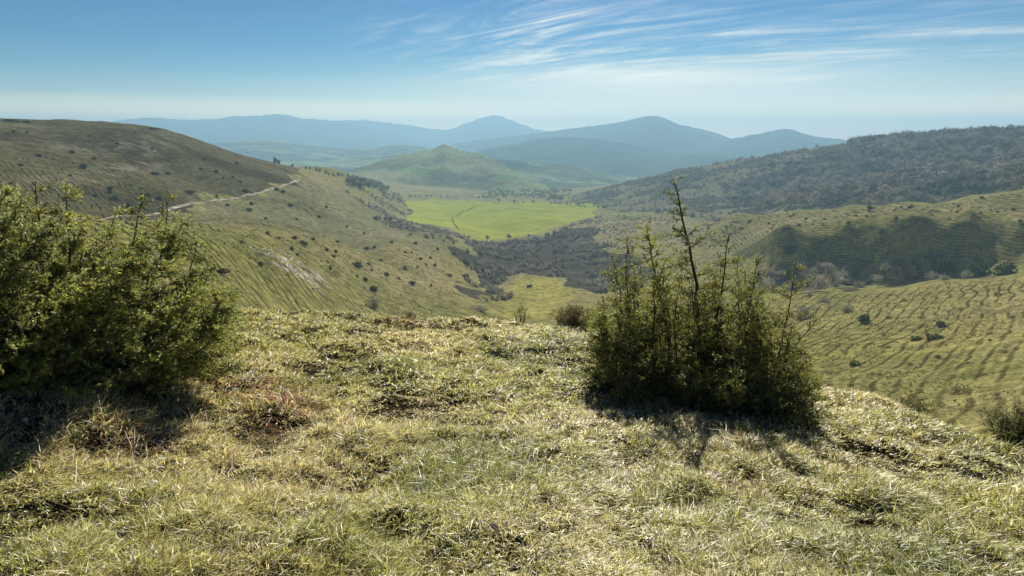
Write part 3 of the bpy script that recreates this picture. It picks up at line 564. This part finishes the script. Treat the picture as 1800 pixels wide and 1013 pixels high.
# ------------------------------------------------------------------ junipers in the foreground
def nrm(a): return a / (np.linalg.norm(a, axis=-1, keepdims=True) + 1e-9)
def juniper(name, loc, stems, label, seed, lat=(.18, .42), dens=46, twl=(.035, .085), sweep=(0, 0, 0), needle=.015, nw=.0042, colA=(.035, .055, .018), colB=(.17, .185, .045), brown=.08, bare=0.04, nstep=.0038, group=None, taper=.8, upb=.75, single_stems=True, flat=1.0, layer=0):
    """stems: list of (base, tip, radius). Everything is grown from them: laterals, twigs, needles."""
    g = np.random.default_rng(seed); loc = OL(loc, dtype=float); tub = []; tb, td, tl, ts_ = [], [], [], []
    for st_ in stems:
        b, t, r = st_[:3]; lsc = st_[3] if len(st_) > 3 else 1; b = OL(b, dtype=float); t = OL(t, dtype=float); Ls = np.linalg.norm(t - b); n = max(5, int(Ls / .1)); s = np.linspace(0, 1, n)
        bow = g.normal(size=3) * .05 * Ls; wig = np.cumsum(g.normal(size=(n, 3)), 0) * .008 * Ls ** .5; wig -= wig[-1] * s[:, None]
        pth = b + (t - b) * s[:, None] + bow * np.sin(s * math.pi)[:, None] + wig * (s > 0)[:, None]
        tub.append((pth, r, r * (.16 if r > .0185 else .15))); shade = g.uniform(0, 1)
        nl = int(dens * Ls * (.75 if lsc > 1 else 1)); ss = bare + (1 - bare) * g.uniform(0, 1, nl) ** .85
        if layer: lv_ = np.maximum(2, int(Ls / layer)); ss = np.clip((np.round(ss * lv_) + g.normal(size=nl) * .13) / lv_, .03, .99)
        P0 = np.stack([np.interp(ss, s, pth[:, i]) for i in range(3)], 1)
        axis = nrm(t - b); an = g.uniform(0, 6.283, nl); e1 = nrm(np.cross(axis, [0.3, 1, .2])); e2 = np.cross(axis, e1)
        rd = np.cos(an)[:, None] * e1 + np.sin(an)[:, None] * e2; rd[:, 2] *= flat
        Ll = g.uniform(*lat, nl) * (1.04 - ss) ** taper * min(1, Ls / .8 + .25) * lsc + .03 + (.055 * g.random(nl) if lsc > 1.3 else 0)
        D = nrm(rd * g.uniform(.55, 1.0, (nl, 1)) + axis * g.uniform(.3, 1.0, (nl, 1)) * upb + OL(sweep) + g.normal(size=(nl, 3)) * .12)
        for i in range(nl):
            if Ll[i] > .09 and g.random() < .75: tub.append((np.stack([P0[i], P0[i] + D[i] * Ll[i] * .5 + [0, 0, -.01], P0[i] + D[i] * Ll[i] + [0, 0, .01]]), .0022 + Ll[i] * .005, .001))
        # twigs along each lateral
        cn = np.maximum(2, (Ll / .012).astype(int)); ii = np.repeat(np.arange(nl), cn); u = g.uniform(.12, 1, len(ii)) 
        tp = P0[ii] + D[ii] * (Ll[ii] * u)[:, None]; dd = nrm(D[ii] * .9 + g.normal(size=(len(ii), 3)) * .55 + OL([0, 0, .15]) + OL(sweep) * .5)
        tb.append(tp); td.append(dd); tl.append(g.uniform(*twl, len(ii)) * (1.15 - .45 * u)); ts_.append(np.clip(shade * .5 + g.uniform(0, .5, len(ii)) + .15 * u, 0, 1))
        kt = 8; tb.append(pth[-1] - axis * g.uniform(0, .16, (kt, 1))); td.append(nrm(axis + g.normal(size=(kt, 3)) * .35)); tl.append(g.uniform(*twl, kt)); ts_.append(np.full(kt, shade))
    tb, td, tl, ts_ = map(np.concatenate, (tb, td, tl, ts_))
    # needles
    cn = np.maximum(4, (tl / nstep).astype(int)); ii = np.repeat(np.arange(len(tb)), cn); m_ = len(ii); u = g.uniform(0, 1, m_)
    p0 = tb[ii] + td[ii] * (tl[ii] * u)[:, None]; rn = g.normal(size=(m_, 3)); rn -= td[ii] * (rn * td[ii]).sum(1)[:, None]; rn = nrm(rn)
    nd = nrm(td[ii] * g.uniform(.4, 1.0, (m_, 1)) + rn * .9); sd_ = nrm(np.cross(nd, rn + .01)); ln = needle * g.uniform(.6, 1.35, m_)[:, None]
    v = np.stack([p0 - sd_ * nw * .5, p0 + sd_ * nw * .5, p0 + nd * ln], 1).reshape(-1, 3)
    k = np.clip(ts_[ii] + g.uniform(-.35, .35, m_), 0, 1)[:, None]; c = OL(colA) * (1 - k) + OL(colB) * k
    br = (g.random(len(tb)) < brown)[ii][:, None]; c = np.where(br, OL([.19, .11, .05]) * (.6 + .6 * k), c)
    e = empty(name, loc); tag(e, label, 'juniper', group)
    mesh('foliage', v - loc, t=np.arange(m_ * 3).reshape(-1, 3), col=np.repeat(c, 3, 0), mat=M_leaf, parent=e)
    bark = OL([.075, .058, .045]); big_ = [q for q in tub if q[1] >= .009]; small = [q for q in tub if q[1] < .009]
    if big_ and single_stems:
        for (pth, r0, r1) in big_[:12]:
            v_, q_ = tube(pth, r0, r1, 7); mesh('stem', v_ - loc, q=q_, col=np.broadcast_to(bark, v_.shape), mat=M_bark, smooth=True, parent=e)
        small = small + big_[12:]
    else: small = tub
    v_, q_, c_ = join([(*tube(pth, r0, r1, 4), bark) for pth, r0, r1 in small]); mesh('branches', v_ - loc, q=q_, col=c_, mat=M_bark, smooth=True, parent=e)
    return m_
def gp(px, py, r):      # point on the ground under the photo column px at range r
    a = at(px, py, r); a[2] = zf(a[0], a[1]) - .02; return a
tot = 0
# right juniper: upright leaders, tallest in the middle
lead = [(1240,690,5.35, 1185,320,5.3,.023), (1190,690,5.3, 1137,402,5.2,.015), (1140,670,5.5, 1102,418,5.45,.013), (1275,700,5.3, 1281,414,5.3,.018),
        (1120,665,5.4, 1076,452,5.5,.012), (1345,700,5.2, 1398,470,5.4,.012), (1165,690,5.1, 1165,470,5.0,.012), (1300,700,5.1, 1330,465,5.0,.012), (1095,650,5.5, 1052,525,5.4,.01),
        (1370,710,5.2, 1437,560,5.3,.011), (1210,700,5.15, 1215,500,4.95,.011), (1290,690,5.5, 1296,455,5.7,.011)]
st = [(gp(a, b, r), at(c, d, e), k, 1.5 if k > .0115 else 1.2) for a, b, r, c, d, e, k in lead]
g = np.random.default_rng(41)
top = ([1010, 1050, 1080, 1110, 1150, 1180, 1215, 1250, 1300, 1345, 1380, 1400, 1430, 1460], [600, 530, 480, 462, 470, 440, 490, 455, 470, 510, 555, 590, 655, 705]); bot = ([1010, 1100, 1200, 1300, 1440], [640, 672, 700, 715, 728])
for k in range(140):
    px = g.uniform(1018, 1446); f_ = g.uniform(.08, 1.0) ** .8; bx = 1225 + (px - 1225) * g.uniform(.55, .95); b0 = np.interp(bx, *bot); py = b0 - f_ * (b0 - np.interp(px, *top)); rb = g.uniform(4.95, 5.9)
    st.append((gp(bx, b0, rb), at(px, py, rb + g.uniform(-.3, .25)), .0085 if f_ > .5 else .006, 1.25 if f_ < .6 else .9))
for k in range(34):
    sd_x = g.choice([-1, 1]); bx = g.uniform(1060, 1410); b0 = np.interp(bx, *bot); rb = g.uniform(4.85, 5.3); st.append((gp(bx, b0, rb), at(bx + sd_x * g.uniform(20, 60), b0 - g.uniform(5, 70), rb - g.uniform(.1, .35)), .005, 1.1))
tot += juniper('juniper_bush', gp(1235, 700, 5.4), st, 'tall thin topped juniper bush standing right of centre on the grassy brow', 42, lat=(.07, .24), dens=46, brown=.07, colA=(.016, .028, .010), colB=(.38, .40, .09), nw=.0072, needle=.015, nstep=.005, layer=.11, upb=.45, twl=(.03, .07))
# left juniper: wind swept mound running out of the frame
st = []; g = np.random.default_rng(43)
topL = ([-420, -200, -60, 0, 60, 115, 160, 190, 250, 300, 330, 365, 400, 425], [330, 330, 335, 340, 355, 372, 410, 415, 385, 385, 415, 462, 515, 565])
for a, b, r, c, d, e, k in [(40,640,5.3,62,328,5.2,.02),(90,640,5.3,116,338,5.2,.017),(-40,640,5.2,5,335,5.1,.02),(200,640,5.5,255,348,5.5,.016),(225,640,5.5,292,346,5.6,.014),(180,630,5.4,205,372,5.4,.014),(250,640,5.6,322,390,5.6,.014),(260,640,5.5,345,425,5.5,.013),(-150,650,5.2,-120,330,5.1,.02),(290,640,5.6,395,505,5.6,.012),(120,640,5.4,150,395,5.3,.013)]:
    st.append((gp(a, b, r), at(c, d, e), k))
for k in range(330):
    px = g.uniform(-430, 422); f_ = g.uniform(.06, 1.0) ** .85; bx = px - g.uniform(120, 330) if px > -200 else px - 60; b0 = 668 if bx < 250 else 650; py = b0 - f_ * (b0 - np.interp(px, *topL)) + (1 - f_) * 10
    rb = g.uniform(4.75, 6.1); bx -= 40; st.append((gp(bx, b0, rb), at(px, py, rb - g.uniform(-.1, .35)), .008 if f_ > .5 else .006))
tot += juniper('juniper_bush', gp(60, 650, 5.3), st, 'broad dense juniper bush spreading from the left edge of the photo', 44, lat=(.10, .32), dens=38, upb=.2, flat=.22, layer=.15, sweep=(.75, -.2, .02), brown=.05, taper=.6, colA=(.020, .036, .012), colB=(.43, .46, .10), twl=(.035, .08), nw=.0085, needle=.015, nstep=.005)
# reddish low thorny twigs under its right edge handled by grass; small junipers on the brow
def small(name, px, py, r, wpx, hpx, label, seed, n=14, **kw):
    k = r / F; w = wpx * k; h = hpx * k; c0 = gp(px, py, r); g_ = np.random.default_rng(seed); st_ = []
    for i in range(n):
        an = g_.uniform(0, 6.28); q = g_.uniform(.0, 1) ** .7; st_.append((c0 + [math.cos(an) * w * .15 * q, math.sin(an) * w * .15 * q, 0], c0 + [math.cos(an) * w * .5 * q, math.sin(an) * w * .5 * q, h * (1.05 - .45 * q) * g_.uniform(.65, 1.05)], .004 + .004 * (i < 3)))
    return juniper(name, c0, st_, label, seed, **kw)
tot += small('juniper_bush', 1000, 588, 8.3, 70, 56, 'low dark juniper clump left of the tall juniper on the brow', 50, n=22, lat=(.06, .2), brown=.35, single_stems=False)
tot += small('juniper_bush', 1024, 570, 8.6, 40, 52, 'brownish juniper sprig rising behind the low dark clump', 51, n=7, lat=(.06, .16), brown=.3, single_stems=False)
tot += small('juniper_seedling', 914, 572, 9.0, 34, 40, 'thin spindly juniper seedling on the brow against the clearing', 52, n=5, dens=22, lat=(.04, .1), brown=.2, single_stems=False)
tot += small('juniper_bush', 1580, 728, 7.0, 95, 24, 'flat dark juniper creeping over the right part of the brow', 53, n=16, lat=(.05, .14), brown=.2, single_stems=False)
tot += small('juniper_bush', 1790, 790, 6.3, 100, 90, 'dark juniper bush cut by the right edge of the photo', 54, n=26, lat=(.08, .22), brown=.15, single_stems=False)
tot += small('juniper_bush', 1440, 640, 9.0, 80, 84, 'sparse yellowish juniper leaning out behind the right side of the tall one', 55, n=12, dens=30, lat=(.08, .2), brown=.15, single_stems=False, colA=(.05, .06, .02), colB=(.2, .19, .06))
tot += small('juniper_bush', 720, 573, 8.6, 50, 16, 'low dark heath clump on the brow left of centre', 56, n=12, lat=(.03, .08), brown=.8, single_stems=False)
print('needles', tot)
# ------------------------------------------------------------------ grass of the foreground
def blades(n, rmin, rmax, seed, hgt, wid, azr=(-46, 46), bunch=7, lrw=1.0):
    g = np.random.default_rng(seed); nt_ = n // bunch
    l = np.exp(g.uniform(math.log(rmin), math.log(rmax), nt_)) if lrw == 1 else (g.uniform(rmin ** lrw, rmax ** lrw, nt_)) ** (1 / lrw)
    a = np.radians(g.uniform(*azr, nt_)); cx_, cy_ = l * np.sin(a), l * np.cos(a)
    i = np.repeat(np.arange(nt_), bunch); m_ = len(i); x = cx_[i] + g.normal(size=m_) * .018; y = cy_[i] + g.normal(size=m_) * .018; r = np.hypot(x, y)
    bare = fbm(x * 2.6 + 5, y * 2.6, 121, 4); fine = fbm(x * 7.5, y * 7.5, 123, 3); hl = np.zeros_like(x)
    for hx, hy, hs in HOLES: hl = np.maximum(hl, np.exp(-(((x - hx) / (hs * 1.5)) ** 2 + ((y - hy) / hs) ** 2)))
    fine = np.minimum(fine - hl * .24, fbm(x * 11, y * 11, 124, 2) * 1.1 + .04); keep = ((bare > -.85) & (fine > -.27)) | (g.random(m_) < .2)
    # no grass beyond the brow where nobody sees it, little under the junipers
    x, y, i, r, bare = x[keep], y[keep], i[keep], r[keep], bare[keep]; m_ = len(x); z = zf(x, y)
    kind = -.10 + .22 * (1 - sstep(2.4, 4.2, r)) + fbm(x * .9, y * .9, 131, 4) * 1.2 + g.normal(size=nt_)[i] * .30 + g.normal(size=m_) * .12    # dry .. green
    tall = np.clip(.85 + fbm(x * 1.3, y * 1.3, 141, 3) * .8, .4, 1.7) * (1 + .35 * (bare < -.3))
    H = hgt * g.uniform(.45, 1.35, m_) * tall; Wd = wid * g.uniform(.6, 1.4, m_) * np.clip(r / 4, .8, 2.2)
    fl = fbm(x * .8, y * .8, 151, 3) * 3.2 + .3; lean_t = g.normal(size=(nt_, 2)) * .5; ln = lean_t[i] + g.normal(size=(m_, 2)) * .55 + np.stack([np.cos(fl), np.sin(fl)], 1) * .45 + [.15, -.15]
    d0 = nrm(np.column_stack([ln * .55, np.ones(m_)])); d1 = nrm(np.column_stack([ln * 1.5, np.full(m_, .35) + g.normal(size=m_) * .25]))
    b = np.column_stack([x, y, z - .012]); mid_ = b + d0 * (H * .5)[:, None]; tip = mid_ + d1 * (H * .62)[:, None]
    th = g.uniform(0, 6.28, m_); s0 = np.column_stack([np.cos(th), np.sin(th), np.zeros(m_)]) * (Wd * .5)[:, None]; s1 = s0 * .8
    v = np.stack([b - s0, b + s0, mid_ + s1, mid_ - s1, tip], 1).reshape(-1, 3); o = np.arange(m_)[:, None] * 5
    dry = OL([.66, .56, .29]); pale = OL([.88, .82, .60]); grn = OL([.15, .20, .05]); ygr = OL([.39, .39, .10]); brn = OL([.20, .125, .06]); red = OL([.24, .10, .055])
    t = np.clip(kind * .5 + .5, 0, 1)[:, None]; c = np.where(t < .5, dry * (1 - t * 2) + ygr * t * 2, ygr * (2 - t * 2) + grn * (t * 2 - 1))
    q = g.random(m_)[:, None]; c = np.where(q < .15 + .08 * (bare[:, None] > .1), pale, c); c = np.where((q > .12) & (q < .19), brn, c)
    for (rx, ry, rs) in REDS: 
        w_ = np.exp(-(((x - rx) ** 2 + (y - ry) ** 2) / rs ** 2))[:, None]; c = np.where(g.random(m_)[:, None] < w_ * .45, red * 1.1, c)
    c = c * g.uniform(.30, 1.65, (m_, 1)); shv = np.clip(1 + .45 * fbm(x * 2.6, y * 2.6, 161, 3), .5, 1.4)[:, None]
    cc = np.clip(np.repeat(c * (.7 + .3 * shv), 5, 0), 0, .9)
    return v, np.concatenate([o + [0, 1, 2, 3]]), o + [3, 2, 4], cc
REDS = [tuple(hit(px, py)[:2]) + (s,) for px, py, s in [(430,690,.42),(520,715,.25),(40,745,.18),(260,770,.22),(470,760,.12),(1290,860,.15),(250,690,.25),(730,565,.35),(1100,820,.1),(785,575,.25)]]
VV, QQ, TT, CC, o_ = [], [], [], [], 0
for args in [dict(n=430000, rmin=1.75, rmax=4.2, seed=1, hgt=.062, wid=.0066), dict(n=430000, rmin=3.6, rmax=7.6, seed=2, hgt=.064, wid=.0076, lrw=1.5), dict(n=42000, rmin=1.9, rmax=8.5, seed=4, hgt=.10, wid=.0062, lrw=1.3, bunch=26), dict(n=300000, rmin=6.8, rmax=12.5, seed=3, hgt=.062, wid=.0076, lrw=1.5)]:
    v, q, t, c = blades(**args); VV.append(v); QQ.append(q + o_); TT.append(t + o_); CC.append(c); o_ += len(v)
tag(mesh('grass', np.concatenate(VV), q=np.concatenate(QQ), t=np.concatenate(TT), col=np.concatenate(CC), mat=M_grass), 'short half dry straw and green grass covering the brow in the foreground', 'grass', kind='stuff')
# long dead stalks lying in the grass
def stalks(name, centres, n, label, seed, L=(.12, .3), colr=(.58, .5, .32)):
    g = np.random.default_rng(seed); vs = []
    for i in range(n):
        c0 = centres[g.integers(len(centres))]; x, y = c0[0] + g.normal() * c0[2], c0[1] + g.normal() * c0[2]; b = OL([x, y, float(zf(x, y)) + .005]); an = g.uniform(0, 6.28); up = g.uniform(.1, .9); l = g.uniform(*L)
        d = nrm(OL([math.cos(an), math.sin(an), up])); e_ = nrm(OL([math.cos(an + .15), math.sin(an + .15), up * .6 - .1])); m1 = b + d * l * .5; m2 = m1 + e_ * l * .5
        m2[2] = max(m2[2], float(zf(m2[0], m2[1])) + .02); vs.append((*tube([b, m1, m2], .0012, .0006, 3), OL(colr) * g.uniform(.6, 1.1)))
    v, q, c = join(vs); return tag(mesh(name, v, q=q, col=c, mat=M_grass), label, 'grass', kind='stuff')
cen = [tuple(hit(px, py)[:2]) + (s,) for px, py, s in [(120,640,.3),(220,640,.3),(300,610,.3),(330,640,.25),(180,760,.35),(330,780,.3),(430,720,.4),(560,800,.4),(250,820,.3),(60,720,.3),(800,800,.8),(1200,850,.8),(1500,850,.6)]]
stalks('dead_stalks', cen, 900, 'long pale dead stalks lying over the grass', 61)
# dry leaves and pebbles
lv = np.array([(0, -.5, 0), (.28, -.2, .10), (.30, .15, .12), (0, .55, .05), (-.30, .15, .12), (-.28, -.2, .10), (0, 0, 0)]); lt = np.array([(6, 0, 1), (6, 1, 2), (6, 2, 3), (6, 3, 4), (6, 4, 5), (6, 5, 0)])
for px, py, s, cc, lab in [(772,853,.045,(.26,.10,.045),'rusty orange dead leaf lying in the grass left of centre bottom'),(868,940,.05,(.5,.42,.33),'pale curled dead leaf near the bottom centre'),(1063,800,.05,(.62,.5,.36),'cream dead leaf in the grass, left of a pair'),(1082,806,.05,(.6,.5,.4),'cream dead leaf in the grass, right of a pair'),(1082,935,.04,(.55,.4,.3),'pinkish dead leaf in the grass low and right of centre'),(860,702,.05,(.6,.5,.38),'pale dead leaf in the middle of the lawn like grass'),(475,757,.035,(.12,.04,.025),'dark red dead leaf among the dry grass on the left'),(755,850,.035,(.6,.5,.35),'small pale dead leaf beside the rusty orange one'),(1000,770,.04,(.6,.52,.4),'small cream dead leaf above and left of the pair'),(810,890,.05,(.25,.13,.08),'brown dead leaf above the pale curled one'),(672,640,.04,(.6,.5,.42),'pale dead leaf at the far side of the grass'),(30,742,.05,(.22,.05,.035),'crimson dead leaf at the left edge')]:
    p_ = hit(px, py); o = mesh('dead_leaf', lv * s, t=lt, col=np.tile(OL(cc), (7, 1)), mat=M_bark); o.location = (float(p_[0]), float(p_[1]), float(p_[2]) + .028); o.rotation_euler = (float(rng.uniform(-.5, .5)), float(rng.uniform(-.5, .5)), float(rng.uniform(0, 6.28))); tag(o, lab, 'leaf')
def stone(px, py, s, colr, lab):
    g = np.random.default_rng(int(px)); import bmesh
    bm = bmesh.new(); bmesh.ops.create_icosphere(bm, subdivisions=2, radius=1)
    for v in bm.verts: v.co = v.co * (1 + .25 * float(fbm(OL([v.co.x * 1.5 + px]), OL([v.co.y * 1.5 + v.co.z]), 3, 2)[0])); v.co.z *= .75
    vv = np.array([v.co[:] for v in bm.verts]) * s; tt = np.array([[v.index for v in f.verts] for f in bm.faces]); bm.free(); p_ = hit(px, py)
    o = mesh('pebble', vv, t=tt, col=np.tile(OL(colr), (len(vv), 1)), mat=M_bark, smooth=True); o.location = (float(p_[0]), float(p_[1]), float(p_[2]) + s * .9 + .01); tag(o, lab, 'pebble')
stone(272, 858, .014, (.75, .73, .7), 'small white pebble in the dark hollow lower left'); stone(46, 746, .016, (.72, .6, .52), 'small pinkish white pebble near the left edge')
# ------------------------------------------------------------------ air
hz = mesh('haze', [(x, y, z) for z in (-135, 262) for x, y in ((-9000, -9000), (9000, -9000), (9000, 9000), (-9000, 9000))],
          q=[(0, 3, 2, 1), (4, 5, 6, 7), (0, 1, 5, 4), (1, 2, 6, 5), (2, 3, 7, 6), (3, 0, 4, 7)])
tag(hz, kind='stuff')
m, nt, N = newmat('hazy_air'); vp = N('ShaderNodeVolumePrincipled'); vp.inputs['Color'].default_value = (.215, .375, .53, 1); vp.inputs['Density'].default_value = .00032
vp.inputs['Anisotropy'].default_value = .25
out = N('ShaderNodeOutputMaterial'); nt.links.new(vp.outputs[0], out.inputs['Volume']); hz.data.materials.append(m)
# ------------------------------------------------------------------ sky, sun, camera
EXPO = 1.35
SEL, SAZ = rad(37), rad(8)
w = bpy.data.worlds.new("World"); bpy.context.scene.world = w; w.use_nodes = True; nt = w.node_tree; nt.nodes.clear()
def N(t, **k): return mk(nt, t, **k)
L = nt.links.new
sky = N('ShaderNodeTexSky', sky_type='NISHITA', sun_disc=False, sun_elevation=SEL, sun_rotation=SAZ, air_density=1.0, dust_density=.6, ozone_density=2.0, altitude=600)
tc = N('ShaderNodeTexCoord'); sp = N('ShaderNodeSeparateXYZ'); L(tc.outputs['Generated'], sp.inputs[0])
def M(op, a, b=0.0, c=None):
    q = N('ShaderNodeMath', operation=op)
    for i, s in enumerate((a, b) if c is None else (a, b, c)):
        if isinstance(s, (int, float)): q.inputs[i].default_value = s
        else: L(s, q.inputs[i])
    return q.outputs[0]
zc = M('MAXIMUM', sp.outputs[2], .015); zc = M('ADD', zc, .04)
cx = M('DIVIDE', sp.outputs[0], zc); cy = M('DIVIDE', sp.outputs[1], zc)
def cloud(rot, sx, sy, off, lo, hi, det=7, dist=.6):
    ca, sa = math.cos(rot), math.sin(rot)
    u = M('ADD', M('MULTIPLY', cx, ca), M('MULTIPLY', cy, sa)); v_ = M('SUBTRACT', M('MULTIPLY', cy, ca), M('MULTIPLY', cx, sa))
    cb = N('ShaderNodeCombineXYZ'); L(M('MULTIPLY', u, sx), cb.inputs[0]); L(M('MULTIPLY', v_, sy), cb.inputs[1]); cb.inputs[2].default_value = off
    n_ = N('ShaderNodeTexNoise', i_Scale=1.0, i_Detail=det, i_Roughness=.62, i_Distortion=dist); L(cb.outputs[0], n_.inputs['Vector'])
    q = N('ShaderNodeMapRange', i_1=lo, i_2=hi, i_3=0, i_4=1, interpolation_type='SMOOTHSTEP'); L(n_.outputs[0], q.inputs[0]); return q.outputs[0]
def gauss(x0, y0, sx, sy):   # patch of the sky by azimuth-like and height coordinates
    a = M('DIVIDE', M('SUBTRACT', sp.outputs[0], x0), sx); b = M('DIVIDE', M('SUBTRACT', sp.outputs[2], y0), sy)
    return M('EXPONENT', M('MULTIPLY', M('ADD', M('MULTIPLY', a, a), M('MULTIPLY', b, b)), -1))
c1 = cloud(rad(-27), .27, 1.5, 3.7, .40, .78, 12, .9)
c2 = cloud(rad(-50), .55, 2.3, 9.1, .40, .80, 12, 1.5)
g1 = gauss(.30, .128, .30, .05); g2 = gauss(.0, .145, .13, .05); g3 = gauss(.60, .15, .22, .06)
cl = M('ADD', M('MULTIPLY', c1, M('ADD', g1, M('MULTIPLY', g3, .5))), M('MULTIPLY', c2, M('ADD', M('MULTIPLY', g2, 1.4), M('MULTIPLY', g1, .45))))
brk_ = cloud(0, .9, .9, 21.3, .35, .62, 6, .5); cl = M('MULTIPLY', cl, M('ADD', .35, M('MULTIPLY', brk_, .8)))
veil = M('ADD', M('MULTIPLY', gauss(.20, .05, .42, .042), .72), M('MULTIPLY', gauss(.20, .088, .18, .012), .4))
cl = M('MINIMUM', M('ADD', M('MULTIPLY', cl, .75), veil), .92)
mx = N('ShaderNodeMix', data_type='RGBA'); L(cl, mx.inputs[0]); 
tn = N('ShaderNodeMix', data_type='RGBA', blend_type='MULTIPLY'); tn.inputs[0].default_value = 1; L(sky.outputs[0], tn.inputs[6])
rp = N('ShaderNodeValToRGB'); L(sp.outputs[2], rp.inputs[0]); e_ = rp.color_ramp.elements; e_[0].position = 0; e_[0].color = (1.1, .78, .42, 1); e_[1].position = .30; e_[1].color = (.0, .05, .17, 1)
for p_, c_ in ((.035, (1.0, .72, .34, 1)), (.06, (.19, .23, .20, 1)), (.09, (.04, .14, .19, 1)), (.125, (.0, .10, .18, 1)), (.2, (0, .074, .165, 1))): q_ = e_.new(p_); q_.color = c_
L(rp.outputs[0], tn.inputs[7])
L(tn.outputs[2], mx.inputs[6]); mx.inputs[7].default_value = (4.9, 4.35, 3.4, 1)
bg = N('ShaderNodeBackground', i_Strength=.12); L(mx.outputs[2], bg.inputs[0]); wo = N('ShaderNodeOutputWorld'); L(bg.outputs[0], wo.inputs[0])
sd = bpy.data.lights.new('sun', 'SUN'); sd.energy = 5.0; sd.angle = rad(.5); sd.color = (1, .92, .78); so = bpy.data.objects.new('sun', sd); C.objects.link(so)
dv = Vector((math.sin(SAZ) * math.cos(SEL), math.cos(SAZ) * math.cos(SEL), math.sin(SEL))); so.rotation_euler = dv.to_track_quat('Z', 'Y').to_euler(); so.location = (0, 0, 30)
cd = bpy.data.cameras.new('camera'); cam = bpy.data.objects.new('camera', cd); C.objects.link(cam); cam.location = (0, 0, EYE); cam.rotation_euler = (rad(90) - PITCH, 0, 0)
cd.sensor_width = 36; cd.lens = 36 * F / 1800; cd.clip_start = .05; cd.clip_end = 30000
S = bpy.context.scene; S.camera = cam
S.view_settings.view_transform = 'Standard'; S.view_settings.look = 'None'; S.view_settings.exposure = EXPO; S.view_settings.gamma = 1
S.cycles.use_denoising = True; S.cycles.denoiser = 'OPENIMAGEDENOISE'
S.cycles.max_bounces = 6; S.cycles.diffuse_bounces = 3; S.cycles.transmission_bounces = 4; S.cycles.volume_bounces = 1
